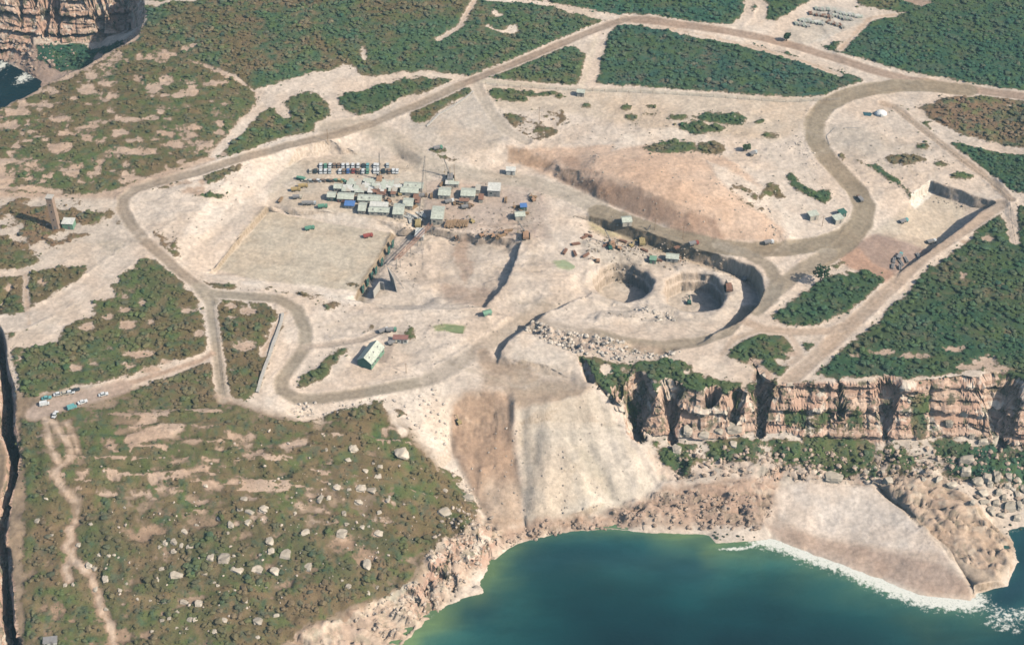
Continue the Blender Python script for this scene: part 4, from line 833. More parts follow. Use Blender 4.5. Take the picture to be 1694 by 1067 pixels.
scatter('rubble', 'small sandstone fragments among the scrub on the headland slope', [[(150,760),(420,710),(640,720),(720,800),(700,900),(600,960),(300,1067),(180,1000)]], .045, .2, .8, (.56, .45, .35), 406)
scatter('rubble', 'tumbled rock fragments along the low sea cliff edge', [[(560,1030),(690,960),(715,890),(745,830),(790,850),(830,880),(770,980),(640,1060)], [(735,770),(760,770),(820,860),(790,865)]], .3, .25, 1.1, (.54, .43, .33), 407)

scatter('rubble', 'small stones and grit littering the bare works ground', [[(480,262),(700,262),(960,200),(1340,175),(1340,240),(1400,330),(1280,400),(900,380),(860,400),(640,386)], [(600,500),(820,500),(960,440),(980,500),(830,590),(700,630),(520,650),(520,520)], [(220,330),(420,260),(440,320),(300,420)], [(1380,210),(1500,200),(1640,290),(1500,330),(1430,320)]], .06, .12, .55, (.42, .35, .27), 411)
scatter('site_debris', 'brown timber offcuts and scrap strewn round the huts and trench head', [[(735,345),(900,335),(900,400),(860,402),(740,392)], [(600,300),(700,300),(700,360),(690,480),(640,480),(655,390),(640,360)]], .2, .15, .7, (.27, .22, .17), 412, jag=.5, flat=.5)
scatter('rubble', 'brown talus blocks below the far cliff at the head of the cove', [[(-60,48),(20,50),(60,72),(130,85),(110,115),(60,126),(0,97),(-60,95)]], .25, .3, 1.8, (.42, .31, .24), 409)
scatter('rubble', 'broken rock on the pit rims and along the foot of the pit walls', [[(975,372),(1060,395),(1200,432),(1240,455),(1220,462),(1100,430),(975,395)], [(1000,520),(1060,522),(1100,530),(1000,530)], [(1545,325),(1600,340),(1590,350),(1540,335)]], .35, .2, .9, (.46, .37, .28), 410)
scatter('rubble', 'loose stones rolled down the face of the spoil tip', [[(750,700),(850,690),(985,660),(1080,790),(1050,840),(870,862),(810,860)]], .12, .12, .6, (.46, .38, .30), 414)
scatter('site_debris', 'brown scrap and steel strewn over the head of the tank pit', [[(965,385),(1110,410),(1140,440),(1100,450),(970,440)]], .32, .15, .8, (.27, .21, .15), 413, jag=.5, flat=.5)
# ------------------------------------------------------------------ material palette for built things
MC = {}
def mat(nm, c, rough=.75, var=.12, metal=0.0):
    if nm in MC: return MC[nm]
    s = NT(nm); n_ = s.noise(s.n('ShaderNodeTexCoord').outputs['Object'], .9, 4, .65); g = s.ramp(n_, .3, .7, 1 - var, 1 + var)
    s.b.inputs['Roughness'].default_value = rough; s.b.inputs['Metallic'].default_value = metal
    MC[nm] = s.out(s.mix(1.0, c, s.n('ShaderNodeCombineColor', i_0=g, i_1=g, i_2=g).outputs[0], 'MULTIPLY')); return MC[nm]
mat('pale_green_roof', (.50,.51,.41), .8, .2); mat('white_roof', (.64,.61,.53), .8, .18); mat('cream_wall', (.50,.44,.35)); mat('grey_wall', (.33,.31,.28)); mat('green_wall', (.20,.33,.22)); mat('red_wall', (.30,.15,.12))
mat('blue_roof', (.10,.20,.42)); mat('dark_glass', (.03,.045,.055), .2); mat('rubber', (.03,.03,.03)); mat('concrete', (.50,.45,.38)); mat('brick', (.38,.27,.20)); mat('timber', (.36,.23,.13)); mat('steel', (.28,.26,.24), .5)
mat('yellow_plant', (.42,.32,.15)); mat('orange_plant', (.42,.25,.15)); mat('dark_green_steel_and_shade', (.05,.13,.10)); mat('door_grey', (.22,.2,.18)); mat('rust', (.28,.15,.10)); mat('canvas', (.80,.77,.70))
for k_, c_ in dict(white=(.70,.69,.65), cream=(.58,.50,.38), green=(.14,.30,.20), blue=(.10,.18,.36), red=(.36,.10,.08), teal=(.16,.38,.36), brown=(.25,.17,.12), dark=(.06,.07,.07), silver=(.48,.50,.48), ochre=(.45,.32,.14)).items(): mat('paint_' + k_, c_, .35)
def M(n): return MC[n]
def obj(name, bm, m, parent=None):
    me = bpy.data.meshes.new(name); bmesh.ops.recalc_face_normals(bm, faces=bm.faces); bm.to_mesh(me); bm.free()
    if m: me.materials.append(m)
    o = bpy.data.objects.new(name, me); COL.objects.link(o)
    if parent: o.parent = parent
    return o
def thing(name, label, cat, loc=(0, 0, 0), rz=0.0, group=None):
    o = bpy.data.objects.new(name, None); COL.objects.link(o); o.empty_display_size = .5; o.location = loc; o.rotation_euler = (0, 0, rz)
    o['label'] = label; o['category'] = cat
    if group: o['group'] = group
    return o
def tag(o, label, cat, group=None):
    o['label'] = label; o['category'] = cat
    if group: o['group'] = group
    return o
def dup(root, loc, rz, label, group=None):
    r = root.copy(); COL.objects.link(r); r.location = loc; r.rotation_euler = (0, 0, rz); r['label'] = label
    if group: r['group'] = group
    for ch in list(root.children):
        c = ch.copy(); COL.objects.link(c); c.parent = r
        for g in list(ch.children):
            d = g.copy(); COL.objects.link(d); d.parent = c
    return r
def bx(bm, c, sz, rz=0.0, tilt=None, taper=1.0):
    v = bmesh.ops.create_cube(bm, size=1)['verts']
    for p in v:
        k = taper if p.co.z > 0 else 1
        p.co = Vector((p.co.x * sz[0] * k, p.co.y * sz[1] * k, p.co.z * sz[2]))
    mtx = Matrix.Translation(c) @ Matrix.Rotation(rz, 4, 'Z')
    if tilt: mtx = mtx @ Matrix.Rotation(tilt[1], 4, tilt[0])
    bmesh.ops.transform(bm, matrix=mtx, verts=v); return bm
def beam(bm, a, b, r, n=6):
    a = Vector(a); b = Vector(b); d = b - a
    v = bmesh.ops.create_cone(bm, cap_ends=True, segments=n, radius1=r, radius2=r, depth=d.length)['verts']
    bmesh.ops.transform(bm, matrix=Matrix.Translation((a + b) / 2) @ d.to_track_quat('Z', 'Y').to_matrix().to_4x4(), verts=v); return bm
def cyl(bm, c, r, h, n=12, r2=None, axis=None):
    v = bmesh.ops.create_cone(bm, cap_ends=True, segments=n, radius1=r, radius2=r if r2 is None else r2, depth=h)['verts']
    m_ = Matrix.Translation(c)
    if axis: m_ = m_ @ Matrix.Rotation(R(90), 4, axis)
    bmesh.ops.transform(bm, matrix=m_, verts=v); return bm
def NB(): return bmesh.new()
def prism(bm, w_, d, h0, h1, ov=.3, th=.12, kind='gable'):
    """roof over a w x d plan, ridge along x"""
    if kind == 'gable':
        for sg in (-1, 1):
            pts = [(-w_/2-ov, sg*(d/2+ov), h0-ov*(h1-h0)/(d/2)), (w_/2+ov, sg*(d/2+ov), h0-ov*(h1-h0)/(d/2)), (w_/2+ov, 0, h1), (-w_/2-ov, 0, h1)]
            lo = [bm.verts.new(p) for p in pts]; hi = [bm.verts.new((p[0], p[1], p[2] + th)) for p in pts]
            bm.faces.new(hi); bm.faces.new(lo[::-1])
            for i in range(4): bm.faces.new([lo[i], lo[(i+1)%4], hi[(i+1)%4], hi[i]])
    else:
        pts = [(-w_/2-ov, -d/2-ov, h0), (w_/2+ov, -d/2-ov, h0), (w_/2+ov, d/2+ov, h1), (-w_/2-ov, d/2+ov, h1)]
        lo = [bm.verts.new(p) for p in pts]; hi = [bm.verts.new((p[0], p[1], p[2] + th)) for p in pts]
        bm.faces.new(hi); bm.faces.new(lo[::-1])
        for i in range(4): bm.faces.new([lo[i], lo[(i+1)%4], hi[(i+1)%4], hi[i]])
    return bm
def building(u, v, w_, d, h, label, rz=0.0, roof='gable', rm='pale_green_roof', wm='cream_wall', nwin=3, name='site_hut', cat='hut', group=None, rise=None, base=None, dm='door_grey'):
    p = base or at(u, v); t = thing(name, label, cat, (p.x, p.y, p.z - .15), R(rz), group)
    rise = rise if rise is not None else (d * .22 if roof == 'gable' else .35)
    b = NB(); bx(b, (0, 0, h / 2 + .05), (w_, d, h + .1))
    if roof == 'gable':
        for sx_ in (-1, 1):
            q = [b.verts.new((sx_ * (w_/2 - .02), -d/2, h + .08)), b.verts.new((sx_ * (w_/2 - .02), d/2, h + .08)), b.verts.new((sx_ * (w_/2 - .02), 0, h + rise - .02))]; b.faces.new(q)
    obj('wall', b, M(wm), t)
    b = NB(); prism(b, w_, d, h + .12, h + .12 + rise, kind=roof)
    rf = obj('roof', b, M(rm), t)
    if w_ > 9:
        b = NB(); 
        for k in range(int(w_ / 4)): bx(b, (-w_/2 + 2 + k * 4, -d * .22, h + .12 + rise * .55 + .15), (.7, .7, .3))
        obj('roof_vent', b, M('steel'), rf)
    b = NB(); bx(b, (w_ * .12, -d/2 - .03, 1.05), (.95, .08, 2.1)); dr = obj('door', b, M(dm), t)
    b = NB(); bx(b, (w_ * .12 + .35, -d/2 - .1, 1.0), (.1, .08, .1)); obj('handle', b, M('steel'), dr)
    for k in range(nwin):
        x = -w_/2 + (k + .6) * w_ / (nwin + .2)
        if abs(x - w_ * .12) < 1.1: continue
        b = NB(); bx(b, (x, -d/2 - .02, h * .6), (min(1.4, w_/(nwin+1)), .1, h * .34)); wn = obj('window', b, M('white_roof'), t)
        b = NB(); bx(b, (x, -d/2 - .06, h * .6), (min(1.2, w_/(nwin+1) - .2), .06, h * .28)); obj('pane', b, M('dark_glass'), wn)
    return t
# ---- cars: one of each paint with its parts, then copies
def make_car(c, body='sedan'):
    t = thing('parked_car', '', 'car')
    b = NB(); bx(b, (0, 0, .55), (1.72, 4.3, .55)); bmesh.ops.bevel(b, geom=list(b.edges), offset=.12, segments=2, affect='EDGES')
    if body == 'van': bx(b, (0, -.3, 1.35), (1.66, 3.4, 1.15), taper=.93)
    else: bx(b, (0, -.25, 1.34), (1.34, 1.6, .08))
    if body == 'ute': bx(b, (0, -1.3, .88), (1.68, 1.7, .12))
    obj('body', b, M('paint_' + c), t)
    b = NB(); (bx(b, (0, 1.42, 1.3), (1.5, .1, .6)) if body == 'van' else bx(b, (0, -.2, 1.07), (1.58, 2.1, .5), taper=.82)); obj('cabin_glass', b, M('dark_glass'), t)
    for sx_ in (-1, 1):
        for sy_ in (-1, 1):
            b = NB(); cyl(b, (sx_ * .8, sy_ * 1.35, .31), .31, .2, 10, axis='Y'); wl = obj('wheel', b, M('rubber'), t)
            b = NB(); cyl(b, (sx_ * .88, sy_ * 1.35, .31), .17, .1, 8, axis='Y'); obj('hub_cap', b, M('steel'), wl)
        b = NB(); bx(b, (sx_ * .6, 2.14, .6), (.3, .06, .16)); obj('headlight', b, M('white_roof'), t)
    return t
proto = {}; used = set()
def car(u, v, rz, label, c='white', body='sedan', group=None, p=None):
    p = p or at(u, v); key = (c, body)
    if key not in proto: proto[key] = make_car(c, body)
    if key not in used:
        used.add(key); t = proto[key]; t.location = p; t.rotation_euler = (0, 0, R(rz)); t['label'] = label
        if group: t['group'] = group
        return t
    t = dup(proto[key], p, R(rz), label)
    if group: t['group'] = group
    elif 'group' in t: del t['group']
    return t
def cx6(x, y): return 400 + x / 3.94, 230 + y / 3.94
rowA = [515,545,575,603,632,660,690,724,758,794,820,868,886,950]; rowB = [448,480,515,545,573,640,665,693,727,756,790,820,866,888,925,960,988,1012]
colsA = 'white green white brown brown white white white white dark teal white white silver'.split(); colsB = 'cream dark white white silver white brown blue red brown white green white white dark brown white white'.split()
def pretty(c): return {'ochre': 'ochre yellow', 'dark': 'grey', 'teal': 'teal blue', 'cream': 'cream'}.get(c, c)
def park_row(xs, cs, y, rowname, group, rz=4, jit=1.5):
    seen = {}
    for x, c in zip(xs, cs):
        u, v = cx6(x, y + random.uniform(-jit, jit)); seen[c] = cs.count(c)
        many = cs.count(c) > 1
        car(u, v, rz + random.uniform(-5, 5), ('one of the %s cars in %s' if many else 'the only %s car in %s') % (pretty(c), rowname), c, 'sedan', group)
park_row(rowA, colsA, 180, 'the back row of the car park above the huts', 'cars in the back row of the car park')
park_row(rowB, colsB, 216, 'the front row of the car park above the huts', 'cars in the front row of the car park')
park_row([415,445,470,496,525,560,580,610,634,655], 'cream silver brown white brown dark brown green ochre green'.split(), 278, 'the second line, nearer the huts', 'cars in the line nearer the huts', 80)
# western lookout
for x, y, rz, c, bd, lb in [(290,668,-72,'white','van','white van at the left end of the lookout track'), (305,628,-75,'teal','sedan','teal blue car behind the white van on the lookout track'), (382,603,-75,'white','sedan','white car first in the upper line of the lookout'), (425,598,-78,'cream','sedan','cream coloured car in the upper line between two white cars'),
    (458,592,-78,'white','ute','white utility at the right end of the upper line'), (490,578,-60,'dark','sedan','dark grey car by the scrub edge above the lookout line'), (540,655,-60,'white','ute','white utility parked below the track on the scrub side'), (470,690,-62,'teal','van','teal blue van parked below the track beside the white utility'), (675,605,-72,'white','sedan','white car parked alone, farthest along the track'), (360,736,-10,'white','sedan','white car nearest the camera at the path head')]:
    car(x / 3.94, 500 + y / 3.94, rz, lb, c, bd)
# far compound, top right
far_rows = [(430,58,560,70,8), (560,78,690,105,8), (395,85,520,105,8), (520,92,640,125,7), (335,125,470,145,8), (480,130,590,165,7), (310,148,380,160,4)]
# ---- site buildings; boxes read from the photo: left, front-base row, width px
HUTS = [ (600,655,345,5,2.7,'gable','pale_green_roof','cream_wall','small pale green roofed hut at the head of the hut village'),
 (557,615,405,5.5,3,'gable','pale_green_roof','dark_green_steel_and_shade','short pale green hut left of the red fronted one'),
 (620,738,420,6.5,3.4,'gable','pale_green_roof','red_wall','pale roofed hut with a dark red front wall'),
 (668,738,456,4.5,2.4,'skillion','blue_roof','grey_wall','bright blue roofed shelter in front of the red hut'),
 (748,920,425,6.0,2.8,'gable','pale_green_roof','cream_wall','long pale hut right of the red fronted one'),
 (760,812,492,8.5,2.8,'gable','pale_green_roof','cream_wall','pale hut behind the blue shelter at the embankment edge'),
 (822,970,500,5.0,2.8,'gable','pale_green_roof','cream_wall','long pale hut in the front row above the basin bank'),
 (830,960,462,4.0,2.6,'skillion','white_roof','grey_wall','narrow white roofed hut with a line of windows'),
 (985,1060,520,11,3.4,'gable','pale_green_roof','cream_wall','largest pale green workshop at the right end of the hut rows'),
 (1050,1120,462,8,3.0,'gable','pale_green_roof','cream_wall','pale green workshop directly behind the largest one'),
 (1030,1160,375,6,3.0,'gable','pale_green_roof','cream_wall','wide pale hut at the back right of the hut village'),
 (1050,1190,345,6,3.0,'gable','pale_green_roof','cream_wall','farthest wide pale hut at the back of the hut village'),
 (1280,1365,395,8,3.2,'gable','pale_green_roof','cream_wall','square pale green shed east of the crane boom'),
 (1425,1528,398,8,3.2,'gable','pale_green_roof','cream_wall','pale shed with small roof hatches left of the white canopy'),
 (1600,1690,378,8,4.6,'skillion','white_roof','grey_wall','tall white canopy building with a dark shaded side'),
 (1235,1320,560,13,4.5,'gable','pale_green_roof','cream_wall','deep pale green shed at the head of the boom'),
 (1130,1190,665,8,3.2,'skillion','white_roof','concrete','white flat roofed pump house beside the trench gantry'),]
for x0, x1, yb, dp, hh, rf, rm, wm, lb in HUTS:
    u, v = cx6((x0 + x1) / 2, yb); wd_ = (x1 - x0) / 3.94 * .27; dp *= .8; hh *= .85
    p = at(u, v); p = Vector((p.x, p.y + dp / 2, p.z))
    building(0, 0, wd_, dp, hh, lb, rz=-4, roof=rf, rm=rm, wm=wm, nwin=max(2, int(wd_ / 2.6)), base=p, rise=.9 if rf == 'gable' else .3)
# small cabins in rows
cab = None; j = 0
for (x, y) in [(690,332),(715,300),(748,330),(770,330),(800,330),(830,332),(850,300),(890,292),(915,345),(945,318),(975,310),(1000,345),(1015,330),(1135,400),(1150,420),(1330,345),(1345,300),(1365,300),(1385,310),(1540,340),(1560,400),(1450,420),(672,345),(700,345),(728,350),(756,352),(785,352),(812,352),(840,354),(700,318),(735,310),(765,305),(818,312),(826,290),(866,312),(884,330),(905,318),(925,305),(930,330),(950,300),(960,322),(975,345),(1000,322),(1012,300),(990,365),(870,362),(900,366),(925,370)]:
    u, v = cx6(x, y); p = at(u, v); rz_ = 86 if j % 3 else -4
    col_ = ['white_roof', 'pale_green_roof', 'pale_green_roof', 'cream_wall'][j % 4]
    if x > 860 and y > 355: col_ = 'rust'
    b = building(0, 0, 4.6, 2.1, 2.2, {'rust': 'reddish site cabin in the short row beside the long pale hut', 'white_roof': 'small white site cabin in the crowded cabin block behind the huts', 'pale_green_roof': 'small pale green site cabin in the crowded cabin block behind the huts', 'cream_wall': 'small cream site cabin in the crowded cabin block behind the huts'}[col_], rz=rz_, roof='skillion', rm=col_, nwin=2, base=p, name='site_cabin', cat='cabin', group='small site cabins: ' + {'rust': 'reddish', 'white_roof': 'white', 'pale_green_roof': 'green', 'cream_wall': 'cream'}[col_], rise=.1); j += 1
# other buildings over the place
building(614, 594, 12.5, 7.0, 3.6, 'large long shed with pale and green roof slopes, beside the hairpin road', rz=66, rm='pale_green_roof', wm='green_wall', nwin=5, name='storage_shed', cat='shed', rise=2.6)
building(663, 565, 6.5, 2.6, 2.6, 'white site bus body with a dark red roof above the long shed', rz=-3, roof='skillion', rm='red_wall', wm='white_roof', nwin=4, name='site_cabin', cat='cabin', rise=.1)
building(1036, 370, 4.6, 4.6, 2.8, 'pale square hut on the edge of the haul road above the tank pit', rz=8, roof='gable', nwin=1)
building(1344, 361, 4.6, 3.4, 2.8, 'left of three pale huts inside the sealed bend', rz=20, roof='skillion', nwin=1)
building(1385, 367, 4.6, 3.6, 2.8, 'middle pale hut inside the sealed bend, nearest the road', rz=25, roof='skillion', nwin=1)
building(1392, 357, 3.4, 3.0, 2.6, 'small dark green hut behind the other huts inside the sealed bend', rz=25, roof='skillion', rm='dark_green_steel_and_shade', wm='dark_green_steel_and_shade', nwin=1)
building(1112, 431, 6, 4, 2.8, 'pale green hut on the floor of the tank pit below the road wall', rz=-8, roof='gable', nwin=2)
building(1080, 434, 3, 2.6, 2.5, 'small green shelter beside the pale hut in the tank pit', rz=-8, roof='skillion', rm='green_wall', wm='green_wall', nwin=1)
building(860, 361, 4.8, 4, 2.8, 'pale hut among plant east of the village', rz=6, roof='gable', nwin=1)
building(866, 347, 3, 2.6, 2.6, 'dark blue roofed cabin behind the pale hut east of the village', rz=6, roof='skillion', rm='blue_roof', wm='dark_green_steel_and_shade', nwin=1)
building(845, 287, 4.6, 3, 2.6, 'white cabin standing alone below the brown cut bank', rz=-4, roof='skillion', rm='white_roof', wm='white_roof', nwin=1)
building(84, 1062, 5, 2.6, 1.4, 'low grey hut with white panels at the bottom left corner', rz=8, roof='skillion', rm='steel', wm='white_roof', nwin=3)
building(961, 158, 4, 3.4, 2.8, 'pale teal hut where the sandy track meets the works boundary', rz=-10, roof='gable', nwin=1)
building(806, 521, 3.6, 2.4, 2.0, 'green covered cabin beside the haul road near the trench', rz=20, roof='gable', rm='green_wall', wm='green_wall', nwin=1)
# brick tower with kiosk at the western lookout
p = at(94, 377); t = thing('brick_tower', 'tall square brick shaft tower at the western edge', 'tower', p, R(-6))
b = NB(); bx(b, (0, 0, 9.4), (3.2, 3.2, 19), taper=.94); obj('shaft', b, M('brick'), t)
b = NB(); bx(b, (0, 0, 19.1), (3.5, 3.5, .5)); obj('capping', b, M('concrete'), t)
b = NB(); bx(b, (0, -1.62, 1.1), (1, .1, 2.2)); obj('door', b, M('door_grey'), t)
b = NB(); [bx(b, (0, -1.58, z_), (.5, .12, .9)) for z_ in (6, 11, 15)]; obj('window', b, M('dark_glass'), t)
building(115, 375, 5.4, 4.6, 3.4, 'green walled pump house with a pale flat roof beside the brick tower', rz=-5, roof='skillion', rm='white_roof', wm='green_wall', nwin=0, name='pump_house', cat='pump house', rise=.2)
# ---- trench works: buttressed wall, slabs, gantry, crane
for i, (x, y) in enumerate([(985,705),(960,748),(915,822),(876,878),(850,912),(822,955),(792,1000)]):
    u, v = cx6(x, y); p = at(u, v); t = thing('buttress_panel', 'shade-painted dark green formwork tower in the line along the trench wall', 'buttress', (p.x, p.y, p.z), R(-20), 'formwork panels along the trench')
    b = NB(); bx(b, (0, 0, 2.0), (.3, 2.6, 4.0)); obj('panel', b, M('dark_green_steel_and_shade'), t)  # dark green is shade painted onto the concrete buttress
    b = NB(); beam(b, (.2, -1, 3.6), (2.4, -1, .1), .09); beam(b, (.2, 1, 3.6), (2.4, 1, .1), .09); obj('brace', b, M('steel'), t)
u, v = cx6(985, 962); p = at(u, v); t = thing('concrete_wall', 'tall leaning precast wall slab with shaded face in the trench', 'wall slab', p, R(112))
b = NB(); bx(b, (0, 0, 4.4), (9.5, .5, 9), tilt=('X', R(-8))); obj('slab', b, M('concrete'), t)
b = NB(); [beam(b, (x_, -.3, 8), (x_, -4.4, .2), .12) for x_ in (-3.5, 0, 3.5)]; obj('prop', b, M('steel'), t)
u, v = cx6(880, 1008); p = at(u, v); t = thing('concrete_wall', 'lower angled precast wall left of the leaning slab', 'wall slab', p, R(70))
b = NB(); bx(b, (0, 0, 2.2), (7.5, .4, 4.6)); bx(b, (3.9, -1.1, 2.2), (.4, 2.4, 4.6)); obj('slab', b, M('concrete'), t)
a_ = at(*cx6(1235, 600)); b_ = at(*cx6(1010, 845)); mid_ = (a_ + b_) / 2; zt = max(a_.z, b_.z) + 3.5
t = thing('pipe_gantry', 'long rusty gantry of twin beams running down into the trench', 'gantry', (mid_.x, mid_.y, mid_.z)); L_ = lambda q, dz_, off=0: (q.x - mid_.x + off, q.y - mid_.y, q.z - mid_.z + dz_)
for off in (-.9, .9):
    b = NB(); beam(b, L_(a_, 4, off), L_(b_, 5.5, off), .22, 4); beam(b, L_(a_, 5, off), L_(b_, 6.5, off), .16, 4); obj('beam', b, M('rust'), t)
for f in (.05, .35, .65, .95):
    q = a_.lerp(b_, f); g = ground_z(q.x, q.y)
    for off in (-.9, .9):
        b = NB(); beam(b, (q.x - mid_.x + off, q.y - mid_.y, g - mid_.z - .1), (q.x - mid_.x + off, q.y - mid_.y, L_(a_, 0)[2] * (1 - f) + L_(b_, 0)[2] * f + 4.3 + 1.3 * f), .13, 5); obj('leg', b, M('steel'), t)
def crane(u, v, top, label, rz, boomw=.7, cm='yellow_plant', hgt=30, lean=(4, 2)):
    p = at(u, v); t = thing('crawler_crane', label, 'crane', p, 0)
    for s_ in (-1, 1):
        b = NB(); bx(b, (s_ * 1.7, 0, .5), (.8, 5, 1)); bmesh.ops.bevel(b, geom=list(b.edges), offset=.25, segments=2, affect='EDGES'); obj('track', b, M('rubber'), t)
    b = NB(); bx(b, (0, -.6, 1.9), (2.8, 4.4, 1.6)); bx(b, (0, -3, 1.9), (3, .9, 1.4)); obj('body', b, M(cm), t)
    b = NB(); bx(b, (-1.1, 1.6, 2.1), (1, 1.2, 1.7)); obj('cab', b, M('dark_glass'), t)
    a = Vector((0, 1.2, 1.6)); e = Vector((lean[0], lean[1], hgt)); ax = (e - a).normalized(); sx_ = ax.cross(Vector((0, 1, 0))).normalized(); sy_ = ax.cross(sx_).normalized()
    b = NB(); cs = [(sx_ * i + sy_ * j_) * boomw * .5 for i, j_ in ((-1, -1), (1, -1), (1, 1), (-1, 1))]
    for c_ in cs: beam(b, a + c_ * .6, e + c_ * .6, .07, 4)
    n_ = int((e - a).length / 1.6)
    for k_ in range(n_):
        p0 = a.lerp(e, k_ / n_); p1 = a.lerp(e, (k_ + 1) / n_)
        for q_ in range(4): beam(b, p0 + cs[q_] * .6, p1 + cs[(q_ + 1) % 4] * .6, .04, 3)
    obj('boom', b, M('steel'), t)
    b = NB(); beam(b, e, (e.x, e.y, hgt * .3), .035, 4); obj('hoist_rope', b, M('rubber'), t)
    b = NB(); beam(b, (0, -2.6, 2.6), e, .04, 4); obj('stay_cable', b, M('rubber'), t)
    b = NB(); bx(b, (e.x, e.y, hgt * .3 - .4), (.5, .4, .9)); obj('hook_block', b, M('yellow_plant'), t); return t
crane(692, 372, None, 'tallest crane, its lattice boom rising over the village to the car park', 0, .9, 'yellow_plant', 33, (4, 13))
crane(628, 300, None, 'crane with an upright thin boom behind the cabin block', 0, .5, 'orange_plant', 17, (.6, 1))
crane(745, 296, None, 'squat crane with a short boom by the junction of the haul roads', 0, .6, 'ochre' if False else 'steel', 11, (-3, 2))
crane(870, 392, None, 'orange crane at the head of the shadowed trench wall', 0, .6, 'orange_plant', 9, (-4, 1))
crane(1012, 408, None, 'crane in the tank pit with its boom leaning left', 0, .6, 'orange_plant', 9, (-3.6, 2))
crane(1062, 402, None, 'crane in the tank pit beneath the road wall, boom leaning right', 0, .6, 'yellow_plant', 9, (4, 3))
crane(1205, 478, None, 'small crane on the rim of the right hand tank', 0, .5, 'rust', 5, (-1.5, 1))
# ---- plant and stockpiles
def excavator(u, v, rz, label, cm='yellow_plant'):
    t = thing('excavator', label, 'excavator', at(u, v), R(rz)); t.scale = (.75, .75, .75)
    for s_ in (-1, 1):
        b = NB(); bx(b, (s_ * 1.1, 0, .4), (.55, 3.6, .8)); bmesh.ops.bevel(b, geom=list(b.edges), offset=.2, segments=2, affect='EDGES'); obj('track', b, M('rubber'), t)
    b = NB(); bx(b, (0, -.4, 1.5), (2.4, 2.9, 1.2)); obj('body', b, M(cm), t)
    b = NB(); bx(b, (-.7, .9, 2.0), (.9, 1.1, 1.5)); obj('cab', b, M('dark_glass'), t)
    b = NB(); beam(b, (.3, .9, 1.6), (.3, 3.4, 4.0), .24, 4); beam(b, (.3, 3.4, 4.0), (.3, 5.6, 1.8), .18, 4); am_ = obj('arm', b, M(cm), t)
    b = NB(); bx(b, (.3, 5.7, 1.2), (1.1, .8, .9), taper=.7); obj('bucket', b, M('steel'), am_); return t
def truck(u, v, rz, label, cm='ochre', bm_='steel'):
    t = thing('dump_truck', label, 'truck', at(u, v), R(rz)); t.scale = (.7, .7, .7)
    b = NB(); bx(b, (0, -1.2, 1.9), (2.5, 4.6, 1.5), taper=1.08); obj('tray', b, M(bm_), t)
    b = NB(); bx(b, (0, 2.4, 1.6), (2.3, 1.9, 2.0), taper=.9); c_ = obj('cab', b, M('paint_' + cm), t)
    b = NB(); bx(b, (0, 3.33, 2.0), (2.0, .12, .8)); obj('windscreen', b, M('dark_glass'), c_)
    for s_ in (-1, 1):
        for y_ in (-2.6, -1.2, 2.3):
            b = NB(); cyl(b, (s_ * 1.1, y_, .5), .5, .4, 10, axis='Y'); obj('wheel', b, M('rubber'), t)
    return t
def C7(x, y): return 800 + x / 3.678, 230 + y / 3.678
for (x, y, rz, cm, lb) in [(385,268,70,'green','green truck at the left end of the second vehicle line'), (402,315,-80,'ochre','upper of two ochre trucks parked left of the hut village'), (355,338,-80,'ochre','lower of two ochre trucks parked left of the hut village'), (365,388,-86,'cream','long cream truck parked alone above the basin bank'), (530,448,-80,'green','green truck parked on the pad just left of the blue shelter'), (425,428,-85,'white','white truck in the pair above the basin corner'), (456,428,-85,'silver','silver truck in the pair above the basin corner'),
    (445,590,-70,'green','green truck on the pale basin floor'), (825,640,-70,'red','red truck at the back of the basin floor'), (1355,415,-70,'white','white truck parked in front of the square shed'), (1180,378,-80,'brown','brown truck between the crane boom and the cabins'), (1465,452,-80,'brown','brown truck below the shed with roof hatches')]:
    truck(*cx6(x, y), rz, lb, cm, 'paint_' + cm if cm in ('ochre', 'red', 'green') else 'steel')
for (u, v, rz, cm, lb) in [(1422,331,20,'brown','brown truck driving round the sealed bend'), (1495,368,-60,'teal','teal truck on the floor of the eastern pit'), (1541,402,-70,'white','white truck under the shaded wall of the eastern pit'), (1488,426,-30,'teal','teal truck on the red earth of the eastern pit'), (1246,256,-50,'silver','silver truck beside the bush on the back plateau'), (1272,403,-75,'white','white truck at the foot of the red mound'), (648,548,-80,'green','green truck above the long shed'), (635,549,-60,'white','white truck above the long shed'), (650,568,-60,'cream','cream truck at the gable of the long shed'), (725,247,-70,'green','green truck right of the light poles on the back pad'), (1148,405,-70,'red','red truck on the haul road above the tank pit wall'), (1232,462,-20,'silver','silver truck on the pit floor in the crook of the loop road')]:
    truck(u, v, rz, lb, cm)
for (x, y, rz, lb, cm) in [(1500,545,40,'excavator beside the timber stacks at the head of the trench','yellow_plant'), (1565,635,-50,'orange excavator working over the trench floor','orange_plant'), (1630,640,120,'second orange excavator, right of the first over the trench floor','orange_plant'), (1400,650,200,'orange excavator above the dark wet streak','orange_plant'), (1030,365,10,'yellow excavator tucked between the cabins and wide huts','yellow_plant'), (960,410,30,'orange excavator at the end of the long pale hut','orange_plant')]:
    excavator(*cx6(x, y), rz, lb, cm)
for (x, y, rz, lb, cm) in [(820,672,60,'orange excavator in the middle of the tank pit','orange_plant'), (900,655,-40,'yellow excavator near the pit wall','yellow_plant'), (770,668,10,'green excavator left of the orange one in the tank pit','dark_green_steel_and_shade'), (690,748,90,'orange excavator on the rim of the left hand tank','orange_plant'), (300,375,30,'orange excavator at the edge of the haul road, east of the village','orange_plant'), (130,580,80,'orange excavator at the top of the shadowed trench wall','orange_plant'), (1250,1000,0,'green excavator on the floor of the right hand tank','dark_green_steel_and_shade')]:
    excavator(*C7(x, y), rz, lb, cm)
excavator(759, 700, 30, 'yellow excavator cutting the edge of the brown fill slope', 'yellow_plant')
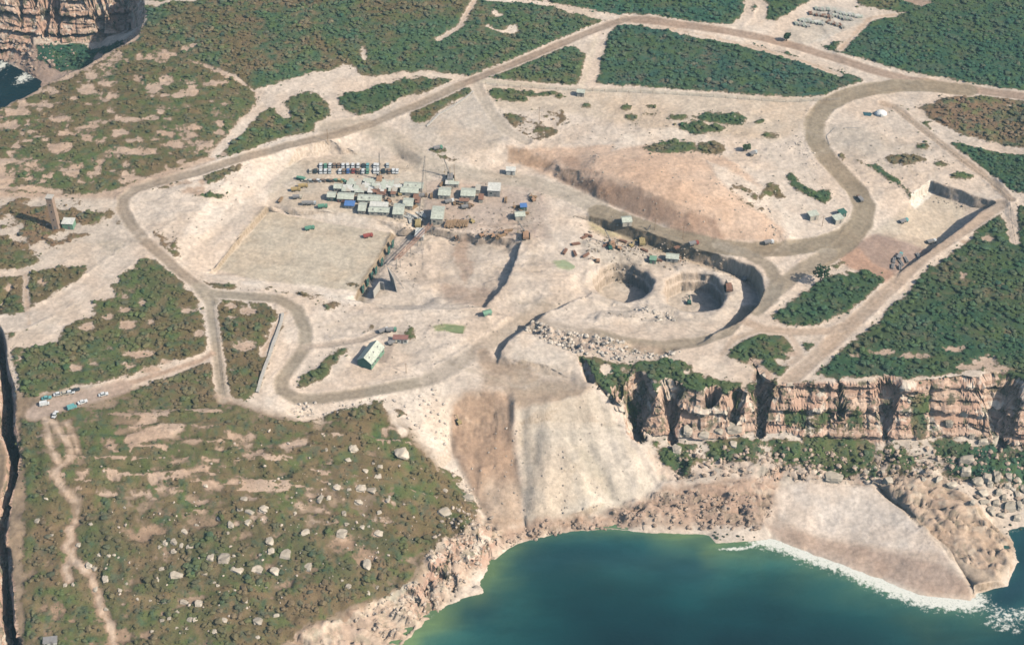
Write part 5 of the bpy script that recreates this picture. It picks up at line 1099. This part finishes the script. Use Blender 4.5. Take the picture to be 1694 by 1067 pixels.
def stack(u, v, rz, label, n_, m, ln=5, name='timber_stack', cat='timber stack', group=None):
    t = thing(name, label, cat, at(u, v), R(rz), group); b = NB(); r_ = random.Random(int(u * 7 + v))
    for k_ in range(n_):
        row = k_ % 3; bx(b, ((k_ // 3 - n_ / 6) * .75, r_.uniform(-.4, .4), .25 + row * .32), (.5, ln * r_.uniform(.8, 1.1), .26), rz=r_.uniform(-.06, .06))
    o = obj('planks', b, M(m), t); b = NB(); [bx(b, (0, y_, .06), (n_ / 3 * .75 + .4, .2, .12)) for y_ in (-ln * .3, ln * .3)]; obj('bearer', b, M('steel'), t); return t
for i, (x, y, rz) in enumerate([(1345,560,-12),(1362,562,-14),(1382,560,-12),(1402,555,-10),(1422,560,-10),(1442,556,-8),(1466,558,-8)]): stack(*cx6(x, y), rz, 'tan timber stack in the fanned row at the trench head', 9, 'timber', 6, group='timber stacks fanned at the trench head')
for i, (x, y, rz) in enumerate([(1085,515,60),(1110,505,60),(1150,520,50),(1165,498,50),(1100,530,10),(1190,500,20)]): stack(*cx6(x, y), rz, 'white steel frame stack beside the largest workshop', 6, 'white_roof', 6, 'frame_stack', 'frame stack', 'white frame stacks by the workshop')
for (x, y) in [(560,640),(610,600),(640,590),(740,650),(850,625),(960,640),(980,680),(1010,735),(1060,740),(1195,735),(560,700),(620,710),(490,690),(1180,660)]: stack(*C7(x, y), random.uniform(0, 180), 'rusty steel reinforcing stack lying in the tank pit', 6, 'rust', 4, 'steel_stack', 'steel stack', 'reinforcing stacks in the tank pit')
for (u, v) in [(1480,432),(1492,437),(1500,431),(1478,442),(1490,444),(1520,425)]: stack(u, v, random.uniform(-20, 20), 'dark pipe stack on the red earth of the eastern pit', 6, 'steel', 4, 'pipe_stack', 'pipe stack', 'pipe stacks in the eastern pit')
for (x, y) in [(1240,375),(1390,420),(1420,425),(1300,300),(1320,290),(1490,430),(250,400),(1120,450),(760,385)]: stack(*cx6(x, y), random.uniform(0, 180), 'brown timber stack lying among the huts', 6, 'timber', 4, 'timber_stack', 'timber stack', 'timber stacks among the huts')
for (x, y) in [(200,415),(130,375),(110,590),(80,600),(150,560),(230,440),(255,455),(300,355)]: stack(*C7(x, y), random.uniform(0, 180), 'brown timber stack east of the village', 6, 'timber', 4, 'timber_stack', 'timber stack', 'timber stacks east of the village')
for r_, (x0, y0, x1, y1, n_) in enumerate(far_rows):
    for i in range(n_):
        f = i / (n_ - 1); m_ = ['pale_green_roof', 'white_roof', 'rust', 'concrete', 'pale_green_roof', 'cream_wall'][(i * 3 + r_) % 6]
        stack(1234 + (x0 + (x1 - x0) * f) / 3.678, (y0 + (y1 - y0) * f + random.uniform(-3, 3)) / 3.678, 12 + random.choice([0, 0, 90]) + random.uniform(-8, 8), 'low %s material stack in the rows of the far pale compound' % {'pale_green_roof': 'pale green', 'white_roof': 'white', 'rust': 'rusty', 'concrete': 'grey', 'cream_wall': 'cream'}[m_], 9, m_, 3.2, 'material_stack', 'material stack', 'stacks in the far compound: ' + m_.split('_')[0])
# white dome tent near the sealed bend
t = thing('dome_tent', 'bright white dome tent on the flat inside the eastern road', 'tent', at(1457, 189), 0)
b = NB(); bmesh.ops.create_uvsphere(b, u_segments=14, v_segments=8, radius=1); bmesh.ops.delete(b, geom=[q for q in b.verts if q.co.z < -.05], context='VERTS'); bmesh.ops.transform(b, matrix=Matrix.Diagonal((3.4, 2.6, 2.4, 1)), verts=b.verts); obj('canopy', b, M('canvas'), t)
b = NB(); bx(b, (0, -2.5, .7), (1.1, .5, 1.5)); obj('entrance', b, M('canvas'), t)
# ponds, and a flat dark sheet left of the dome tent
def pond_sheet(pts, c, lab):
    s_ = NT('pond_sheet_mat_' + lab); s_.b.inputs['Roughness'].default_value = .35; m_ = s_.out(s_.mix(s_.ramp(s_.noise(s_.pos(), .3, 3), .3, .7), c, tuple(x_ * 1.2 for x_ in c)))
    P_ = [at(*q) for q in pts]; z_ = np.mean([q.z for q in P_]) + .12; b = NB(); top = [b.verts.new((q.x, q.y, z_)) for q in P_]; bot = [b.verts.new((q.x, q.y, z_ - .8)) for q in P_]; b.faces.new(top)
    for i in range(len(P_)): b.faces.new([top[i], top[(i + 1) % len(P_)], bot[(i + 1) % len(P_)], bot[i]])
    o = obj('pond_sheet', b, m_); o['kind'] = 'structure'; return o
pond_sheet([(719,542),(734,540),(735,537),(768,541),(766,552),(748,550),(740,547),(722,546)], (.20,.23,.11), 'olive'); pond_sheet([(916,434),(930,431),(942,436),(951,443),(942,449),(924,446)], (.30,.33,.19), 'pale'); pond_sheet([(1427,186),(1436,184),(1443,189),(1440,193),(1430,192)], (.04,.10,.11), 'dark')
# low walls, flumes, fences, poles
def strip(pts, wdt, h, name, label, cat, m, group=None, post=0):
    P_ = [at(*q) for q in pts]; o0 = P_[0].copy(); t = thing(name, label, cat, o0, 0, group); b = NB(); pb = NB(); np_ = 0
    for a, c in zip(P_[:-1], P_[1:]):
        n_ = max(1, int((c - a).length / 6))
        for i in range(n_):
            q0 = a.lerp(c, i / n_); q1 = a.lerp(c, (i + 1) / n_); q0.z = ground_z(q0.x, q0.y); q1.z = ground_z(q1.x, q1.y); d = q1 - q0
            if post:
                for z_ in (.5, 1.0, 1.4): beam(b, q0 - o0 + Vector((0, 0, z_)), q1 - o0 + Vector((0, 0, z_)), .04, 3)
                beam(pb, q0 - o0 - Vector((0, 0, .2)), q0 - o0 + Vector((0, 0, 1.6)), .09, 5)
            else:
                v_ = bmesh.ops.create_cube(b, size=1)['verts']; bmesh.ops.transform(b, matrix=Matrix.Translation((q0 + q1) / 2 - o0 + Vector((0, 0, h / 2 - .2))) @ d.to_track_quat('X', 'Z').to_matrix().to_4x4() @ Matrix.Diagonal((d.length + .05, wdt, h, 1)), verts=v_)
    obj('wire' if post else 'kerb', b, m, t)
    if post: po = obj('post', pb, M('timber'), t); po['kind'] = 'stuff'
    else: pb.free()
    return t
strip([(468,520),(465,535),(452,570),(438,610),(426,650)], 1.3, 1.2, 'concrete_flume', 'long narrow pale concrete flume running down beside the hairpin road', 'flume', M('concrete'))
strip([(783,152),(770,163),(748,178),(726,190),(706,210)], .8, .8, 'pipeline', 'thin pale pipeline crossing the scrub corner behind the back pad', 'pipeline', M('concrete'))
strip([(1372,180+60),(1367,225),(1380,212),(1420,212)], .3, .3, 'drain_kerb', 'short dark drain kerb on the inner side of the sealed bend', 'kerb', M('steel'))
strip([(1476,180),(1510,205),(1550,237),(1590,268),(1625,295),(1655,318),(1670,332),(1672,365),(1680,405)], .1, 1, 'wire_fence', 'wire fence on wooden posts along the eastern track', 'fence', M('steel'), post=1)
strip([(803,140),(900,148),(1000,152),(1100,156),(1200,163),(1300,170),(1390,166)], .1, 1, 'wire_fence', 'wire fence along the straight northern boundary of the works', 'fence', M('steel'), post=1)
strip([(356,500),(362,545),(368,600),(373,655)], .1, 1, 'wire_fence', 'wire fence beside the straight track running toward the camera', 'fence', M('steel'), post=1)
for i, (u, v, h, lb) in enumerate([(1129.5,396,8,'light pole standing on the haul road verge above the tank pit'), (1083,381,7,'light pole farther up the same haul road verge'), (892,200,9,'timber pole in the sparse red scrub patch'), (543,240,10,'timber pole on the top of the western cut bank'), (672,595+22,6,'short pole on the bank above the hairpin road'), (745,300,9,'pole by the haul road junction north of the village'), (752,298,10,'taller pole beside the haul road junction pole'), (850,355,8,'light pole among plant east of the village'), (1360,375,7,'light pole inside the sealed bend by the huts')]):
    t = thing('light_pole', lb, 'pole', at(u, v), 0)
    b = NB(); cyl(b, (0, 0, h / 2 - .2), .14, h, 8, .09); obj('pole', b, M('timber'), t); b = NB(); bx(b, (0, 0, h - .7), (1.8, .12, .12)); ca = obj('crossarm', b, M('timber'), t); b = NB(); bx(b, (.8, 0, h - .55), (.35, .2, .15)); bx(b, (-.8, 0, h - .55), (.35, .2, .15)); obj('insulator', b, M('white_roof'), ca)
# ---- boulders, each a thing
s = NT('sandstone'); Po = s.n('ShaderNodeTexCoord').outputs['Object']; n_ = s.noise(Po, .8, 5, .7); oi = s.n('ShaderNodeObjectInfo').outputs['Random']
c = s.mix(s.ramp(n_, .35, .65), (.42, .35, .26), (.60, .51, .40)); c = s.mix(s.math('MULTIPLY', s.ramp(s.noise(Po, 2.5, 4), .6, .7), .7), c, (.30, .24, .17)); g = s.ramp(oi, 0, 1, .82, 1.12)
M_bould = s.out(s.mix(1.0, c, s.n('ShaderNodeCombineColor', i_0=g, i_1=g, i_2=g).outputs[0], 'MULTIPLY'), n_, .7, .3)
def boulder_mesh(seed):
    r = np.random.default_rng(seed); b = NB(); bmesh.ops.create_cube(b, size=1.0)
    bmesh.ops.subdivide_edges(b, edges=list(b.edges), cuts=2, use_grid_fill=True)
    k = r.uniform(-.16, .16, 2)
    for v in b.verts:
        co = v.co; co.x += k[0] * co.z; co.y += k[1] * co.z; n3_ = co.normalized(); rr_ = co.length; tgt = min(rr_, .66); v.co = n3_ * tgt + Vector(r.uniform(-.045, .045, 3))
    for _ in range(3):
        nr = Vector(r.normal(size=3)).normalized(); d = r.uniform(.36, .5)
        for v in b.verts:
            q = v.co.dot(nr)
            if q > d: v.co -= nr * (q - d)
    me = bpy.data.meshes.new('boulder'); b.to_mesh(me); b.free(); me.materials.append(M_bould); return me
BM = [boulder_mesh(i) for i in range(9)]
def boulders(lst, ox, oy, sc, label, group, hk=.62):
    for i, (x, y, a, b_) in enumerate(lst):
        u = ox + x / sc; v = oy + (y + b_ * .3) / sc; p = at(u, v); dist = (p - camv).length; m_ = dist / F_
        wx = a / sc * m_; wy = max(.8, (b_ / sc * m_) * .85); h = min(wx, wy) * hk
        o = bpy.data.objects.new('boulder', BM[(i * 5 + int(x)) % 9]); COL.objects.link(o)
        o.location = (p.x, p.y + wy * .3, p.z + h * .22); o.scale = (wx * 1.05, wy * 1.05, h * 1.25); o.rotation_euler = (random.uniform(-.12, .12), random.uniform(-.12, .12), random.uniform(-.45, .45) + (1.57 if False else 0))
        o.location.z -= h * .12; big_ = wx * wy
        tag(o, label if big_ < 9 else label.replace('boulder', 'slab', 1).replace('block', 'slab', 1).replace('pale ', 'large pale ').replace('angular ', 'large angular ').replace('squared ', 'large squared '), 'boulder', group + (' (large)' if big_ >= 9 else ''))
boulders([(1208,555,40,65),(1290,565,75,65),(1360,630,70,50),(1470,625,60,50),(1010,660,75,50),(930,628,35,25),(1000,470,40,40),(950,475,30,40),(1043,490,22,40),(1090,500,40,32),(998,525,35,30),(915,500,18,25),(1060,412,40,35),(1325,370,35,50),(1258,337,25,45),(1378,280,35,35),(1435,300,55,32),(1420,355,35,50),(1400,225,40,30),(1175,655,35,25),(605,682,35,55),(550,740,25,40),(450,487,28,38),(510,605,35,40),(545,622,30,35),(1058,815,50,35),(1142,825,45,50),(1230,988,38,32),(1287,922,35,30),(1088,915,28,40),(1120,920,28,28),(970,910,22,28),(932,922,28,22),(1018,872,28,18),(1405,730,38,30),(1405,812,35,30),(1475,925,40,40),(1250,720,22,22),(905,692,20,20),(690,752,22,26),(725,712,18,18),(570,548,22,25),(625,552,25,20),(875,985,22,18),(1040,993,22,18),(1015,967,22,12),(1075,968,25,20),(945,815,32,28),(610,858,25,22),(375,720,25,22),(420,715,18,25),(1310,420,18,18),(520,370,25,20),(300,430,20,22),(215,350,30,30),(195,205,20,25),(265,222,25,25),(1345,550,20,25),(865,808,20,14),(655,548,18,16),(680,560,14,14),(1130,375,26,18),(1180,150,24,30),(715,275,18,16),(1230,705,18,14),(1262,760,14,14),(790,800,18,18),(1480,1020,30,22)], 0, 760, 3.474, 'pale sandstone boulder in the scrub on the western headland slope', 'boulders on the western headland slope')
boulders([(140,538,38,50),(220,597,50,70),(150,587,38,35),(75,678,62,45),(165,690,45,45),(335,662,38,62),(310,590,35,22),(110,375,42,45),(400,320,28,50),(442,318,22,30),(482,265,35,38),(567,70,48,50),(540,125,32,26),(707,150,28,60),(628,178,28,28),(690,205,36,38),(605,270,50,45),(655,275,50,40),(595,335,42,50),(810,90,65,90),(520,395,26,35),(535,447,30,25),(510,495,60,55),(610,465,26,26),(645,458,14,22),(695,500,45,40),(320,490,45,40),(635,655,40,70),(543,768,32,32),(177,915,36,20),(80,943,46,40),(1030,390,72,55),(1140,310,80,55),(1035,280,26,26),(762,800,18,28),(640,800,20,32),(700,390,28,22),(620,405,16,16),(270,385,16,50),(745,320,22,50),(690,770,14,28),(510,735,14,14),(95,605,20,14),(125,770,16,14),(670,140,18,16),(445,245,14,14),(545,275,22,18),(430,70,16,22)], 400, 720, 3.074, 'pale sandstone boulder in the scrub between the hairpin road and the bay', 'boulders between the hairpin and the bay')
boulders([(1190,65,80,50),(1185,125,55,60),(770,180,50,40),(1250,190,60,50),(1110,205,60,40),(1300,165,50,60),(1355,155,45,50),(1420,160,40,40),(1280,250,60,45),(1290,295,60,30),(1410,205,35,45),(1360,240,40,40),(1440,220,40,40),(1420,320,60,60),(1345,300,40,40),(1470,180,30,40),(1465,255,30,50),(1040,170,40,30),(880,145,25,20),(590,105,25,22),(650,130,30,30),(1225,300,30,30),(1320,200,35,35),(1390,270,30,40),(1480,310,30,60),(1320,345,40,50),(1375,365,40,30),(1460,380,40,40),(700,110,20,18),(740,130,22,20),(800,120,20,18),(920,150,22,22),(960,170,25,20),(1000,150,22,20),(1500,230,40,50),(1510,290,40,40)], 1234, 740, 3.263, 'angular sandstone block tumbled at the foot of the eastern cliff', 'blocks below the eastern cliff', 1.0)
boulders([(480,160,105,70)], 1234, 740, 3.263, 'largest angular block lying alone at the head of the beach', 'block at the beach head', .8)
boulders([(1245,815,60,80),(1520,800,100,75),(1340,840,60,55),(1430,820,50,45),(1180,930,60,70),(1520,900,50,45)], 800, 490, 3.678, 'squared pale rock outcrop block under the left end of the cliff', 'outcrop blocks under the cliff', .8)
boulders([(1340,700,60,60),(1240,775,50,45),(1375,850,40,40),(1505,875,60,70),(1440,885,60,40)], 1234, 490, 3.678, 'squared rock block on the green ledge at the right end of the cliff', 'blocks on the right cliff ledge', 1.2)
scatter('shore_rock', 'dark wet rocks breaking the surface at the left end of the beach', [[(1178,876),(1215,885),(1262,886),(1250,897),(1200,902),(1180,892)], [(1655,865),(1694,868),(1694,885),(1665,890)]], .5, .4, 1.4, (.07, .09, .06), 408)
# ---- lone trees
s = NT('bark'); M_bark = s.out((.10, .07, .05))
def tree(u, v, h, r, label, col_=(.035, .065, .03), seed=1):
    p = at(u, v); t = thing('tree', label, 'tree', p, 0); b = NB(); rr = random.Random(seed)
    cyl(b, (0, 0, h * .3), .28, h * .65, 8, .14)
    for k_ in range(6):
        an = k_ * 1.05 + rr.uniform(-.3, .3); beam(b, (0, 0, h * rr.uniform(.3, .5)), (math.cos(an) * r * .6, math.sin(an) * r * .6, h * rr.uniform(.6, .85)), .07, 4)
    obj('trunk', b, M_bark, t)
    g_ = np.random.default_rng(seed); n_ = 150; d = g_.normal(size=(n_, 3)); d /= np.linalg.norm(d, axis=1, keepdims=True); rd = g_.uniform(.2, 1, (n_, 1)) ** .5
    C_ = d * rd * np.array([r, r, h * .36]) + np.array([0, 0, h * .64]); C_ += fbm(C_[:, 0] / 1.2, C_[:, 1] / 1.2, seed, 2)[:, None] * .6
    c_ = np.array(col_) * g_.uniform(.6, 1.5, (n_, 1)); o = clumps('crown', C_, g_.uniform(.28, .62, n_), c_, M_leaf, flat=.8, jag=.5, seed=seed, fv=.3); o.parent = t; return t
tree(1357, 466, 9.5, 4.2, 'dark bushy tree at the tip of the green triangle beside the sealed road', seed=5)
tree(1301, 68, 5.5, 1.7, 'small dark tree by the dirt road below the far compound', seed=6)
tree(1235, 250, 4.2, 2.0, 'rounded bush beside a silver truck on the back plateau', (.06,.09,.04), seed=7)

# ------------------------------------------------------------------ haze: the sea air between the aircraft and the headland
b = NB(); bx(b, (0, 800, 262), (2600, 1900, 560)); hz = bpy.data.materials.new('haze_air'); hz.use_nodes = True; t_ = hz.node_tree; t_.nodes.remove(t_.nodes['Principled BSDF'])
pv = t_.nodes.new('ShaderNodeVolumePrincipled'); pv.inputs['Color'].default_value = (.55, .86, 1, 1); pv.inputs['Density'].default_value = .00011; pv.inputs['Anisotropy'].default_value = .2
t_.links.new(pv.outputs[0], t_.nodes['Material Output'].inputs['Volume']); hz_o = obj('haze', b, hz); hz_o['kind'] = 'stuff'; hz_o['label'] = 'thin bluish sea haze over the whole headland'
